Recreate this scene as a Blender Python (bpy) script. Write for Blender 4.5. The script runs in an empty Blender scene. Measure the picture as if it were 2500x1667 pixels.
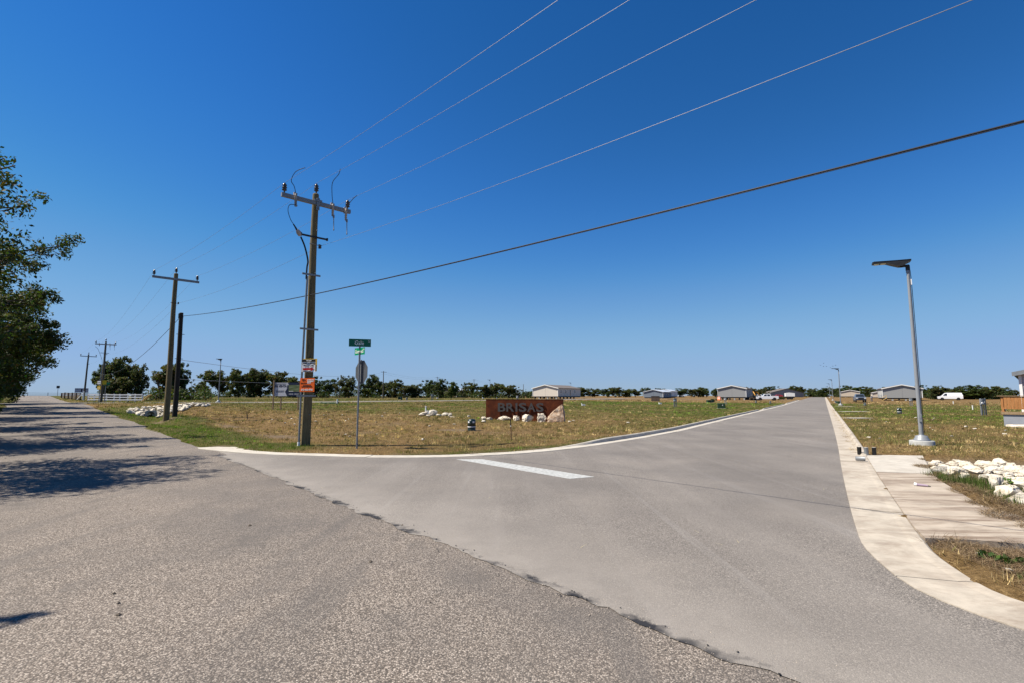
import bpy, bmesh, math, random
import numpy as np
from mathutils import Vector, Matrix

# ------------------------------------------------------------------ camera, sky, sun, exposure
SC = bpy.context.scene
COL = SC.collection
cam_d = bpy.data.cameras.new("camera")
cam_d.lens = 18.0
cam_d.sensor_width = 36.0
cam_d.clip_start = 0.05
cam_d.clip_end = 8000
cam = bpy.data.objects.new("camera", cam_d)
COL.objects.link(cam)
cam.location = (0, 0, 1.7)
cam.rotation_euler = (math.radians(90 + 6.005), 0, 0)
SC.camera = cam

SUN_EL = math.radians(54.0)
SUN_AZ = math.radians(-94.0)            # clockwise from +Y: the sun stands to the left, a little behind
SUN_DIR = Vector((math.sin(SUN_AZ) * math.cos(SUN_EL), math.cos(SUN_AZ) * math.cos(SUN_EL), math.sin(SUN_EL)))
sun_d = bpy.data.lights.new("sun", 'SUN')
sun_d.energy = 5.0
sun_d.angle = math.radians(0.53)
sun_d.color = (1.0, 0.925, 0.80)
sun = bpy.data.objects.new("sun", sun_d)
COL.objects.link(sun)
sun.location = (-30, 0, 60)
sun.rotation_euler = SUN_DIR.to_track_quat('Z', 'Y').to_euler()

W = bpy.data.worlds.new("World")
SC.world = W
W.use_nodes = True
wn = W.node_tree
wn.nodes.clear()
wo = wn.nodes.new("ShaderNodeOutputWorld")
wb = wn.nodes.new("ShaderNodeBackground")
wb.inputs["Strength"].default_value = 0.070
ws = wn.nodes.new("ShaderNodeTexSky")
ws.sky_type = 'NISHITA'
ws.sun_disc = False
ws.sun_elevation = SUN_EL
ws.sun_rotation = SUN_AZ
ws.altitude = 300
ws.air_density = 1.0
ws.dust_density = 0.0
ws.ozone_density = 3.0
wh = wn.nodes.new("ShaderNodeHueSaturation")
wh.inputs["Saturation"].default_value = 1.3
wh.inputs["Value"].default_value = 1.0
wn.links.new(ws.outputs[0], wh.inputs["Color"])
wt = wn.nodes.new("ShaderNodeMix"); wt.data_type = 'RGBA'; wt.blend_type = 'MULTIPLY'      # polarised, bluer air
wt.inputs[0].default_value = 1.0
wt.inputs[7].default_value = (.62, .80, 1.08, 1)
wn.links.new(wh.outputs[0], wt.inputs[6])
wc = wn.nodes.new("ShaderNodeRGBCurve")                       # tone of the whole sky: the photograph's horizon is no brighter than the air above it
wa = wn.nodes.new("ShaderNodeVectorMath"); wa.operation = 'SCALE'; wa.inputs["Scale"].default_value = .1177
wz = wn.nodes.new("ShaderNodeVectorMath"); wz.operation = 'SCALE'; wz.inputs["Scale"].default_value = 1 / .1177
for ch, pts in ((0, ((0, 0), (.0185, .015), (.051, .055), (.105, .145), (.19, .222), (.43, .29), (1, .40))),
                (1, ((0, 0), (.11, .108), (.20, .218), (.28, .31), (.445, .415), (.66, .44), (1, .50))),
                (2, ((0, 0), (.40, .36), (.58, .56), (.72, .63), (.82, .66), (1, .72)))):
    cv = wc.mapping.curves[ch]
    while len(cv.points) < len(pts): cv.points.new(.5, .5)
    for p, (u, v) in zip(cv.points, pts): p.location = (u, v)
wc.mapping.update()
wn.links.new(wt.outputs[2], wa.inputs[0]); wn.links.new(wa.outputs[0], wc.inputs["Color"])
wn.links.new(wc.outputs[0], wz.inputs[0]); wn.links.new(wz.outputs[0], wb.inputs[0])
wn.links.new(wb.outputs[0], wo.inputs[0])
SC.view_settings.view_transform = 'Standard'
SC.view_settings.look = 'None'
SC.view_settings.exposure = 0.82
SC.view_settings.gamma = 1.0
SC.view_settings.use_curve_mapping = False
SC.render.engine = 'CYCLES'

R = random.Random(7)
RN = np.random.default_rng(11)

# ------------------------------------------------------------------ terrain
def sm(a, b, x):
    t = np.clip((x - a) / (b - a), 0, 1)
    return t * t * (3 - 2 * t)
XS = [-1e5, 16, 22, 35.7, 60, 95, 145, 200, 400, 1e6]
ZS = [0, 0, .06, .34, .56, .74, .95, 1.1, 1.25, 1.25]
def T(x, y):
    """height of the land at a plan position"""
    x = np.asarray(x, float); y = np.asarray(y, float)
    s = -.668 * x + .744 * y
    t = .744 * x + .668 * y
    r = np.hypot(x, y)
    w = 1 - sm(0, 26, np.degrees(np.arctan2(x, np.maximum(y, 1e-3))))
    zl = np.interp(s, XS, ZS)
    zr = np.interp(r, [0, 100, 165, 290, 700], [0, 0, .34, .85, 1.2])
    z = zl * w + zr * (1 - w)
    z = z + .58 * np.exp(-((s - 200) / 55) ** 2) * np.exp(-((t + 3) / 28) ** 2)
    z = z + .30 * np.exp(-((x + 46) ** 2 + (y - 52) ** 2) / (2 * 12 ** 2))
    return z
def Tz(x, y): return float(T(x, y))

# frame of the old road: a runs along it away from the camera, p to its left
O = np.array([-10.0, 16.78]); EA = np.array([-.684, .729]); NP = np.array([-.729, -.684])
def RP(a, p):
    q = O + EA * a + NP * p
    return float(q[0]), float(q[1])
def to_ap(x, y):
    dx = np.asarray(x) - O[0]; dy = np.asarray(y) - O[1]
    return dx * EA[0] + dy * EA[1], dx * NP[0] + dy * NP[1]
GD = np.array([.518, .855])             # direction of the new street
GR = np.array([.855, -.518])            # to its right
def loc(px, y): return ((px - 1250) / 1257.0 * y, y)   # bearing and distance -> plan position

# value noise for plan maps
_tab = RN.random((256, 256))
def vnoise(x, y, sc):
    x = np.asarray(x) * sc + 1000.3; y = np.asarray(y) * sc + 1000.7
    xi = np.floor(x).astype(int); yi = np.floor(y).astype(int)
    fx = x - xi; fy = y - yi
    fx = fx * fx * (3 - 2 * fx); fy = fy * fy * (3 - 2 * fy)
    a = _tab[xi & 255, yi & 255]; b = _tab[(xi + 1) & 255, yi & 255]
    c = _tab[xi & 255, (yi + 1) & 255]; d = _tab[(xi + 1) & 255, (yi + 1) & 255]
    return (a * (1 - fx) + b * fx) * (1 - fy) + (c * (1 - fx) + d * fx) * fy

# ------------------------------------------------------------------ materials
class NT:
    def __init__(s, name):
        s.m = bpy.data.materials.new(name); s.m.use_nodes = True
        s.t = s.m.node_tree; s.b = s.t.nodes["Principled BSDF"]; s.out = s.t.nodes["Material Output"]
        s._tc = None
    def n(s, typ, **kw):
        x = s.t.nodes.new(typ)
        for k, v in kw.items(): setattr(x, k, v)
        return x
    def put(s, sock, v):
        if isinstance(v, bpy.types.NodeSocket): s.t.links.new(v, sock)
        elif v is not None:
            if isinstance(v, (tuple, list)) and len(v) == 3 and sock.type == 'RGBA': v = (*v, 1)
            sock.default_value = v
    def obj(s):
        if s._tc is None: s._tc = s.n("ShaderNodeTexCoord")
        return s._tc.outputs["Object"]
    def mapv(s, v, sc=(1, 1, 1), rot=(0, 0, 0), lc=(0, 0, 0)):
        x = s.n("ShaderNodeMapping"); s.put(x.inputs[0], v)
        x.inputs["Scale"].default_value = sc; x.inputs["Rotation"].default_value = rot; x.inputs["Location"].default_value = lc
        return x.outputs[0]
    def noise(s, sc, v=None, det=4, rough=.55, dist=0):
        x = s.n("ShaderNodeTexNoise"); s.put(x.inputs["Vector"], v or s.obj())
        x.inputs["Scale"].default_value = sc; x.inputs["Detail"].default_value = det
        x.inputs["Roughness"].default_value = rough; x.inputs["Distortion"].default_value = dist
        return x.outputs["Fac"]
    def vor(s, sc, v=None, feat='F1'):
        x = s.n("ShaderNodeTexVoronoi"); x.feature = feat; s.put(x.inputs["Vector"], v or s.obj())
        x.inputs["Scale"].default_value = sc
        return x
    def ramp(s, f, stops):
        x = s.n("ShaderNodeValToRGB"); s.put(x.inputs[0], f)
        el = x.color_ramp.elements
        while len(el) < len(stops): el.new(.5)
        for e, (p, c) in zip(el, stops):
            e.position = p
            e.color = (c, c, c, 1) if not isinstance(c, (tuple, list)) else (*c[:3], 1)
        return x.outputs[0]
    def mix(s, f, a, b, mode='MIX'):
        x = s.n("ShaderNodeMix", data_type='RGBA', blend_type=mode)
        s.put(x.inputs[0], f); s.put(x.inputs[6], a); s.put(x.inputs[7], b)
        return x.outputs[2]
    def mth(s, op, a, b=None, c=None, clamp=False):
        x = s.n("ShaderNodeMath", operation=op, use_clamp=clamp)
        s.put(x.inputs[0], a)
        if b is not None: s.put(x.inputs[1], b)
        if c is not None: s.put(x.inputs[2], c)
        return x.outputs[0]
    def attr(s, name, out="Color"):
        x = s.n("ShaderNodeAttribute"); x.attribute_name = name
        return x.outputs[out]
    def dot(s, v, d):
        x = s.n("ShaderNodeVectorMath", operation='DOT_PRODUCT'); s.put(x.inputs[0], v); x.inputs[1].default_value = d
        return x.outputs["Value"]
    def bump(s, h, st=.3, d=.01):
        x = s.n("ShaderNodeBump"); s.put(x.inputs["Height"], h)
        x.inputs["Strength"].default_value = st; x.inputs["Distance"].default_value = d
        s.t.links.new(x.outputs[0], s.b.inputs["Normal"])
    def fin(s, col=None, rough=.8, metal=0, spec=.3):
        s.put(s.b.inputs["Base Color"], col); s.put(s.b.inputs["Roughness"], rough)
        s.put(s.b.inputs["Metallic"], metal); s.b.inputs["Specular IOR Level"].default_value = spec
        return s.m

def plain(name, c, rough=.6, metal=0, var=.12, sc=6., spec=.3, bump=0, bsc=40):
    """a painted or raw surface with soft mottling and wear"""
    t = NT(name)
    n = t.noise(sc, det=5)
    lo = tuple(max(0, v * (1 - var * 1.6)) for v in c); hi = tuple(min(1, v * (1 + var)) for v in c)
    col = t.ramp(n, [(.25, lo), (.75, hi)])
    if bump: t.bump(t.noise(bsc, det=4), bump, .01)
    return t.fin(col, rough, metal, spec)

M = {}
def init_mats():
    # --- old chip seal
    t = NT("chip_seal")
    v = t.vor(86); v2 = t.vor(140)
    rnd = t.n("ShaderNodeSeparateColor"); t.put(rnd.inputs[0], v.outputs["Color"])
    stone = t.ramp(rnd.outputs[0], [(0, (.045, .037, .032)), (.3, (.150, .124, .102)), (.68, (.30, .253, .212)), (1, (.52, .455, .39))])
    rnd2 = t.n("ShaderNodeSeparateColor"); t.put(rnd2.inputs[0], v2.outputs["Color"])
    col = t.mix(t.ramp(rnd2.outputs[1], [(.3, 0.), (.9, .35)]), stone, (.225, .188, .155))
    gap = t.ramp(v.outputs["Distance"], [(.42, 0.), (.7, .8)])  # dark binder, with crevice shade between the stones put into the colour
    col = t.mix(gap, col, (.06, .053, .046))
    big = t.noise(.35, det=5, rough=.6)
    worn = t.ramp(big, [(.45, 0.), (.64, .65)])
    band = t.noise(1.0, t.mapv(t.obj(), (1.6, .22, 1), (0, 0, math.radians(-43.2))), det=4)
    worn = t.mth('MAXIMUM', worn, t.ramp(band, [(.50, 0.), (.66, .6)]))
    col = t.mix(worn, col, (.092, .085, .080))
    patch = t.ramp(t.noise(1.35, det=7, rough=.7), [(.55, 0.), (.66, .62)])
    col = t.mix(patch, col, (.095, .086, .078))
    col = t.mix(t.ramp(t.noise(.12, det=2), [(.3, 0.), (.7, .25)]), col, (.29, .245, .205))
    t.bump(t.mth('ADD', v.outputs["Distance"], t.mth('MULTIPLY', rnd.outputs[0], -.5)), .85, -.006)
    M['chip'] = t.fin(col, .88, 0, .2)
    # --- new asphalt
    t = NT("asphalt")
    P = t.obj()
    v = t.vor(120)
    sp = t.n("ShaderNodeSeparateColor"); t.put(sp.inputs[0], v.outputs["Color"])
    col = t.ramp(sp.outputs[0], [(0, (.070, .065, .061)), (.5, (.160, .142, .124)), (.85, (.208, .185, .162)), (1, (.34, .305, .27))])
    g = t.mapv(P, (.55, .035, 1), (0, 0, math.radians(31.2)))
    streak = t.noise(1.6, g, det=5, rough=.6, dist=.6)
    col = t.mix(t.ramp(streak, [(.40, 0.), (.72, .55)]), col, (.235, .213, .19))
    g2 = t.mapv(P, (2.6, .06, 1), (0, 0, math.radians(27)))
    arc = t.noise(1.0, g2, det=3, dist=1.2)
    col = t.mix(t.ramp(arc, [(.58, 0.), (.66, .22), (.75, 0.)]), col, (.27, .255, .24))
    col = t.mix(t.ramp(t.noise(.28, det=5), [(.42, 0.), (.62, .55)]), col, (.112, .101, .092))
    col = t.mix(t.ramp(t.noise(.55, t.mapv(P, lc=(9, 4, 0)), det=4), [(.53, 0.), (.8, .4)]), col, (.235, .207, .177))
    # dust and crumbled tar along the joint with the old road
    nx, ny = -.729 + .04 * -.684, -.684 + .04 * .729
    k0 = -(nx * O[0] + ny * O[1]) - .03
    d = t.mth('ADD', t.dot(P, (nx, ny, 0)), k0)
    wob = t.mth('MULTIPLY', t.mth('SUBTRACT', t.noise(6.0, det=8, rough=.8), .5), .46)
    dn = t.mth('ADD', d, wob)
    dust = t.mth('MULTIPLY', t.ramp(t.mth('ADD', t.mth('MULTIPLY', d, .55), 1.15), [(0, 0.), (.55, .28), (.9, .6), (1, .75)]), t.ramp(t.noise(1.7, det=7, rough=.65), [(.3, .45), (.68, 1.)]))
    oil = t.ramp(t.noise(2.3, t.mapv(P, lc=(5, 17, 0)), det=6, rough=.7), [(.66, 0.), (.76, .5)])
    col = t.mix(oil, col, (.06, .057, .056))
    col = t.mix(dust, col, (.265, .24, .212))
    along = t.noise(2.3, t.mapv(P, (1, 1, 1), lc=(3, 1, 0)), det=3)
    tar = t.mth('MULTIPLY', t.ramp(t.mth('ADD', dn, 1.0), [(.915, 0.), (.97, 1.), (1., 1.)]), t.ramp(along, [(.46, 0.), (.60, 1.)]))
    col = t.mix(tar, col, (.022, .022, .025))
    t.bump(v.outputs["Distance"], .5, -.004)
    M['asphalt'] = t.fin(col, .85, 0, .25)
    # --- concrete
    for key, base, st in (('concrete', (.425, .375, .305), .5), ('concrete_white', (.46, .425, .365), .2), ('apron', (.40, .34, .27), .95)):
        t = NT(key)
        P = t.obj()
        n = t.noise(3.5, det=8, rough=.65)
        col = t.ramp(n, [(.28, tuple(x * .78 for x in base)), (.55, base), (.8, tuple(min(.62, x * 1.14) for x in base))])
        stn = t.noise(1.2, t.mapv(P, (.35, 2.2, 1) if key == 'apron' else (.8, 1.3, 1), (0, 0, math.radians(-8))), det=8, rough=.72, dist=.6)
        col = t.mix(t.ramp(stn, [(.46, 0.), (.62, st)]), col, (.165, .118, .083))
        fine = t.noise(5., t.mapv(P, (.3, 9, 1), (0, 0, math.radians(-8))), det=3)
        col = t.mix(t.ramp(fine, [(.5, 0.), (.8, st * (.5 if key == 'apron' else .18))]), col, (.33, .275, .225))
        col = t.mix(t.ramp(t.noise(120, det=2), [(.6, 0.), (.75, .25)]), col, (.25, .22, .19))
        t.bump(t.noise(90, det=4), .25, .004)
        M[key] = t.fin(col, .85, 0, .25)
    # --- field soil / sward below the blades
    t = NT("field_sward")
    g = t.attr("green", "Fac")
    nz = t.noise(1.4, det=7, rough=.7); nf = t.noise(16, det=5, rough=.7); nc = t.noise(55, det=3)
    gg = t.mth('ADD', g, t.mth('MULTIPLY', t.mth('SUBTRACT', nz, .5), .7))
    straw = t.ramp(nf, [(.3, (.075, .044, .016)), (.52, (.165, .105, .044)), (.75, (.30, .20, .09))])
    green = t.ramp(nf, [(.3, (.035, .036, .008)), (.55, (.082, .078, .019)), (.8, (.15, .128, .04))])
    col = t.mix(t.ramp(gg, [(.25, 0.), (.75, 1.)]), straw, green)
    col = t.mix(t.ramp(nc, [(.62, 0.), (.78, .5)]), col, (.38, .27, .135))
    bare = t.attr("bare", "Fac")
    col = t.mix(bare, col, t.ramp(nf, [(.3, (.085, .06, .038)), (.75, (.25, .19, .128))]))
    t.bump(t.mth('ADD', nf, t.mth('MULTIPLY', nc, .5)), .9, .06)
    M['field'] = t.fin(col, .95, 0, .1)
    # --- blades: colour comes from each blade
    def leafy(name, attr=True, c=(.06, .09, .02), tr=.35, rough=.55, spec=.25):
        t = NT(name)
        if attr:
            col = t.attr("tint")
        else:
            a = t.attr("tint")
            col = t.mix(1.0, a, c, 'MULTIPLY')
        t.fin(col, rough, 0, spec)
        tb = t.n("ShaderNodeBsdfTranslucent"); t.put(tb.inputs[0], t.mix(1.0, col, (1.25, 1.3, .7), 'MULTIPLY'))
        mx = t.n("ShaderNodeMixShader"); mx.inputs[0].default_value = tr
        t.t.links.new(t.b.outputs[0], mx.inputs[1]); t.t.links.new(tb.outputs[0], mx.inputs[2])
        t.t.links.new(mx.outputs[0], t.out.inputs[0])
        return t.m
    M['blade'] = leafy("grass_blade", tr=.22, rough=.75, spec=.12)
    M['leaf'] = leafy("leaf", tr=.33, spec=.18, rough=.6)
    # --- bark, wood
    def wood(name, lo, hi, sc=(9, 9, .8), rough=.85, bmp=.4, fine=4.):
        t = NT(name)
        g = t.noise(fine, t.mapv(t.obj(), sc), det=6, rough=.65)
        col = t.ramp(g, [(.3, lo), (.7, hi)])
        col = t.mix(t.ramp(t.noise(1.1, det=4), [(.45, 0.), (.7, .35)]), col, lo)
        t.bump(g, bmp, .01)
        return t.fin(col, rough, 0, .15)
    M['bark'] = wood("bark", (.045, .036, .028), (.14, .115, .09))
    M['pole_wood'] = wood("pole_wood", (.085, .066, .036), (.215, .175, .098), (14, 14, .7))
    M['pole_grey'] = wood("pole_wood_grey", (.07, .06, .045), (.16, .14, .11), (14, 14, .7))
    M['pole_black'] = wood("pole_wood_black", (.018, .016, .014), (.05, .045, .04), (14, 14, .7))
    M['cedar'] = wood("cedar", (.25, .105, .035), (.46, .22, .085), (12, 12, .9), .7, .2)
    M['post_wood'] = wood("post_wood", (.20, .135, .075), (.36, .26, .16), (14, 14, .8))
    M['dark_wood'] = wood("dark_wood", (.06, .045, .035), (.15, .11, .085), (14, 14, .8))
    M['lumber'] = wood("lumber", (.36, .25, .10), (.55, .40, .18), (14, 14, .8))
    # --- weathering steel
    t = NT("weathering_steel")
    P = t.obj()
    a = t.noise(2.2, det=8, rough=.7); b = t.noise(3, t.mapv(P, (9, 1, .6)), det=5)
    col = t.ramp(a, [(.25, (.036, .010, .005)), (.5, (.095, .023, .008)), (.78, (.185, .05, .015))])
    col = t.mix(t.ramp(b, [(.5, 0.), (.75, .5)]), col, (.085, .022, .010))
    col = t.mix(t.ramp(t.noise(30, det=4), [(.6, 0.), (.8, .4)]), col, (.26, .09, .03))
    t.bump(t.noise(60, det=4), .2, .004)
    M['rust'] = t.fin(col, .8, .1, .2)
    # --- limestone
    for key, lo, mid, hi in (('lime', (.40, .31, .20), (.62, .55, .44), (.72, .68, .60)), ('lime_red', (.22, .11, .06), (.47, .33, .22), (.64, .55, .44)), ('lime_white', (.40, .32, .20), (.60, .55, .46), (.68, .65, .59))):
        t = NT("limestone_" + key)
        n = t.noise(4.5, det=8, rough=.68); n2 = t.noise(1.7, det=4)
        col = t.ramp(n, [(.3, lo), (.48, mid), (.7, hi)])
        col = t.mix(t.ramp(n2, [(.50, 0.), (.70, .6)]), col, lo)
        col = t.mix(t.ramp(t.noise(9, det=6, rough=.75), [(.58, 0.), (.72, .55)]), col, tuple(v * .55 for v in lo))
        t.bump(t.mth('ADD', n, t.mth('MULTIPLY', t.noise(22, det=5), .4)), .7, .05)
        M[key] = t.fin(col, .9, 0, .15)
    # --- plain paints and metals
    M['galv'] = plain("galvanised_steel", (.225, .238, .25), .45, .45, .12, 8)
    M['grey_paint'] = plain("grey_pole_paint", (.25, .263, .28), .45, .2, .06, 3, .4)
    M['grey_mid'] = plain("grey_metal", (.22, .235, .25), .5, .3, .12)
    M['dark_metal'] = plain("dark_metal", (.028, .029, .032), .45, .3, .2)
    M['black'] = plain("black_plastic", (.012, .012, .013), .5, 0, .2)
    M['rubber'] = plain("tyre_rubber", (.018, .018, .019), .85, 0, .2)
    M['porcelain'] = plain("brown_porcelain", (.035, .02, .016), .25, 0, .15, spec=.6)
    M['porc_grey'] = plain("pale_insulator", (.36, .31, .29), .35, 0, .15, spec=.5)
    M['green_sign'] = plain("sign_green", (.0, .115, .062), .4, 0, .04)  # sign green for the blade turned from the sun, shade in the colour
    M['green_sign_light'] = plain("sign_green_light", (.0, .23, .10), .4, 0, .04)  # the same green for the sunlit blade, light put into the colour
    M['sign_back'] = plain("sign_back_aluminium", (.135, .145, .16), .42, .5, .1)
    M['white_print'] = plain("white_print", (.78, .78, .76), .5, 0, .03)
    M['white_board'] = plain("white_board", (.76, .755, .76), .5, 0, .05)
    M['grey_board'] = plain("pale_grey_board", (.50, .52, .57), .5, 0, .05)
    M['black_print'] = plain("black_print", (.012, .012, .012), .5, 0, .05)
    M['navy'] = plain("navy_print", (.012, .022, .055), .5, 0, .08)
    M['red_print'] = plain("red_print", (.40, .006, .012), .5, 0, .06)
    M['orange'] = plain("orange_board", (.78, .125, .015), .5, 0, .05)
    M['yellow'] = plain("yellow_board", (.72, .47, .02), .5, 0, .08)
    t = NT("sign_photo_print")
    col = t.ramp(t.noise(1.0, t.mapv(t.obj(), (1.5, 1, 9)), det=4), [(.3, (.05, .08, .03)), (.5, (.12, .16, .07)), (.7, (.25, .28, .2))])
    M['photo'] = t.fin(col, .5)
    M['ped_green'] = plain("pedestal_dark_green", (.010, .024, .022), .35, 0, .15, spec=.5)
    M['box_green'] = plain("transformer_green", (.018, .045, .020), .45, 0, .15)
    M['lid_green'] = plain("lid_green", (.03, .16, .09), .5, 0, .1)
    M['pvc'] = plain("white_pvc", (.74, .74, .71), .4, 0, .05)
    M['white_paint'] = plain("road_paint", (.40, .405, .39), .7, 0, .30, 14, bump=.3, bsc=120)
    M['car_white'] = plain("car_white", (.74, .75, .77), .22, 0, .02, spec=.6)
    M['car_blue'] = plain("car_slate_blue", (.13, .16, .21), .22, .3, .04, spec=.6)
    M['car_red'] = plain("car_red", (.33, .02, .025), .25, 0, .05, spec=.6)
    M['glass'] = plain("dark_glass", (.018, .022, .027), .08, 0, .1, spec=.7)
    M['lamp_glass'] = plain("lamp_lens", (.66, .66, .62), .15, 0, .05, spec=.6)
    M['siding_cream'] = plain("siding_cream", (.60, .545, .47), .7, 0, .05)
    M['siding_grey'] = plain("siding_grey", (.27, .275, .275), .7, 0, .06)
    M['siding_tan'] = plain("siding_tan", (.50, .43, .34), .7, 0, .06)
    M['siding_blue'] = plain("siding_slate", (.155, .185, .225), .7, 0, .06)
    M['siding_light'] = plain("siding_light_grey", (.40, .41, .42), .7, 0, .06)
    M['skirt'] = plain("skirt_grey", (.27, .285, .32), .75, 0, .08, 2)
    M['trim'] = plain("white_trim", (.72, .72, .70), .6, 0, .04)
    t = NT("roof_shingle")
    col = t.ramp(t.noise(7, t.mapv(t.obj(), (1, 1, 6)), det=4), [(.3, (.085, .075, .07)), (.7, (.19, .165, .15))])
    M['shingle'] = t.fin(col, .9)
    M['roof_metal'] = plain("roof_metal", (.60, .64, .68), .4, .3, .06)
    M['shadow_gap'] = plain("black_underframe", (.02, .02, .02), .9, 0, .2)  # black frame parts, and painted shade in pipe, lid hole and wheel arches
    M['purple'] = plain("faded_wrapper", (.34, .26, .33), .5, 0, .15)
    M['gravel_bit'] = plain("gravel_bit", (.34, .29, .24), .9, 0, .4, 60)
    M['mud'] = plain("mud", (.17, .125, .085), .95, 0, .25, 4, bump=.5)
    M['gravel_track'] = plain("gravel_track", (.52, .45, .34), .95, 0, .15, 1)
    M['concrete_pier'] = plain("pier_concrete", (.36, .36, .345), .85, 0, .15, 9, bump=.3)
init_mats()

# ------------------------------------------------------------------ mesh helpers
class MB:
    """collects shapes and links them as ONE mesh object"""
    def __init__(s): s.v = []; s.f = []; s.sm = []
    def add(s, vs, fs, smooth=False, mat=None):
        k = len(s.v)
        if mat is not None: vs = [tuple(mat @ Vector(q)) for q in vs]
        s.v += [tuple(q) for q in vs]
        s.f += [tuple(i + k for i in f) for f in fs]
        s.sm += [smooth] * len(fs)
        return s
    def box(s, c, d, rz=0, mat=None, bev=0):
        x, y, z = [q / 2 for q in d]
        if bev:
            b = min(bev, x * .9, y * .9)
            pl = [(-x + b, -y), (x - b, -y), (x, -y + b), (x, y - b), (x - b, y), (-x + b, y), (-x, y - b), (-x, -y + b)]
            m = Matrix.Translation(c) @ Matrix.Rotation(rz, 4, 'Z')
            if mat is not None: m = mat @ m
            return s.loft([[(px * k, py * k, zz) for px, py in pl] for zz, k in ((-z, 1), (z - b, 1), (z, 1 - b / max(x, y) * .8))], m, False)
        vs = [(-x, -y, -z), (x, -y, -z), (x, y, -z), (-x, y, -z), (-x, -y, z), (x, -y, z), (x, y, z), (-x, y, z)]
        fs = [(0, 3, 2, 1), (4, 5, 6, 7), (0, 1, 5, 4), (1, 2, 6, 5), (2, 3, 7, 6), (3, 0, 4, 7)]
        m = Matrix.Translation(c) @ Matrix.Rotation(rz, 4, 'Z')
        if mat is not None: m = mat @ m
        return s.add(vs, fs, False, m)
    def loft(s, rings, mat=None, smooth=True, cap=True):
        n = len(rings[0]); vs = [q for r in rings for q in r]; fs = []
        for i in range(len(rings) - 1):
            for j in range(n):
                k = (j + 1) % n
                fs.append((i * n + j, i * n + k, (i + 1) * n + k, (i + 1) * n + j))
        s.add(vs, fs, smooth, mat)
        if cap:
            s.add(rings[0], [tuple(reversed(range(n)))], False, mat)
            s.add(rings[-1], [tuple(range(n))], False, mat)
        return s
    def cyl(s, p0, p1, r0, r1=None, n=12, cap=True, smooth=True, mat=None):
        return s.tube([p0, p1], [r0, r0 if r1 is None else r1], n, cap, smooth, mat)
    def tube(s, pts, rad, n=8, cap=True, smooth=True, mat=None):
        pts = [Vector(p) for p in pts]
        if not isinstance(rad, (list, tuple)): rad = [rad] * len(pts)
        rings = []
        up = None
        for i, p in enumerate(pts):
            d = (pts[min(i + 1, len(pts) - 1)] - pts[max(i - 1, 0)]).normalized()
            if up is None:
                up = Vector((0, 0, 1)) if abs(d.z) < .9 else Vector((1, 0, 0))
            a = d.cross(up)
            if a.length < 1e-5: a = d.cross(Vector((0, 1, 0)))
            a.normalize(); b = a.cross(d).normalized(); up = b
            rings.append([tuple(p + (a * math.cos(2 * math.pi * k / n) + b * math.sin(2 * math.pi * k / n)) * rad[i]) for k in range(n)])
        return s.loft([list(reversed(r)) for r in rings], mat, smooth, cap)
    def lathe(s, prof, n=16, mat=None, smooth=True, cap=True):
        rings = [[(r * math.cos(2 * math.pi * k / n), r * math.sin(2 * math.pi * k / n), z) for k in range(n)] for r, z in prof]
        return s.loft(rings, mat, smooth, cap)
    def prism(s, poly, h0, h1, mat=None):
        """poly in x,z ; extruded along y from h0 to h1"""
        r0 = [(x, h0, z) for x, z in poly]; r1 = [(x, h1, z) for x, z in poly]
        n = len(poly)
        s.add(r0 + r1, [(j, n + j, n + (j + 1) % n, (j + 1) % n) for j in range(n)], False, mat)
        s.add(r0, [tuple(range(n))], False, mat); s.add(r1, [tuple(reversed(range(n)))], False, mat)
        return s
    def slab(s, poly, z0, z1):
        """poly in x,y (counter-clockwise); extruded vertically"""
        n = len(poly)
        a = [(x, y, z0) for x, y in poly]; b = [(x, y, z1) for x, y in poly]
        s.add(a + b, [(j, (j + 1) % n, n + (j + 1) % n, n + j) for j in range(n)])
        s.add(b, [tuple(range(n))]); s.add(a, [tuple(reversed(range(n)))])
        return s
    def mesh(s, name, mat):
        me = bpy.data.meshes.new(name)
        me.from_pydata(s.v, [], s.f)
        me.polygons.foreach_set("use_smooth", s.sm)
        if mat is not None: me.materials.append(mat)
        me.update()
        return me
    def build(s, name, mat, parent=None, at=None, rz=0):
        return link(name, s.mesh(name, mat), parent, at, rz)

def link(name, me, parent=None, at=None, rz=0):
    o = bpy.data.objects.new(name, me)
    COL.objects.link(o)
    if at is not None: o.location = at
    if rz: o.rotation_euler = (0, 0, rz)
    if parent is not None: o.parent = parent
    return o
def tag(o, label=None, cat=None, group=None, kind=None):
    if label: o['label'] = label
    if cat: o['category'] = cat
    if group: o['group'] = group
    if kind: o['kind'] = kind
    return o
def thing(name, at, label, cat, group=None, rz=0):
    o = bpy.data.objects.new(name, None)
    o.empty_display_size = .2
    COL.objects.link(o)
    o.location = at; o.rotation_euler = (0, 0, rz)
    return tag(o, label, cat, group)
KIDS = {}
def kids(o):
    return [c for c in COL.objects if c.parent == o]
def dup(root, at, rz=None, label=None, group=None, scale=None):
    r = root.copy(); COL.objects.link(r); r.location = at
    if rz is not None: r.rotation_euler = (0, 0, rz)
    if label: r['label'] = label
    if group: r['group'] = group
    if scale is not None: r.scale = (scale, scale, scale) if not isinstance(scale, tuple) else scale
    for c in kids(root):
        d = c.copy(); COL.objects.link(d); d.parent = r
        for g in kids(c):
            h = g.copy(); COL.objects.link(h); h.parent = d
    return r
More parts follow.
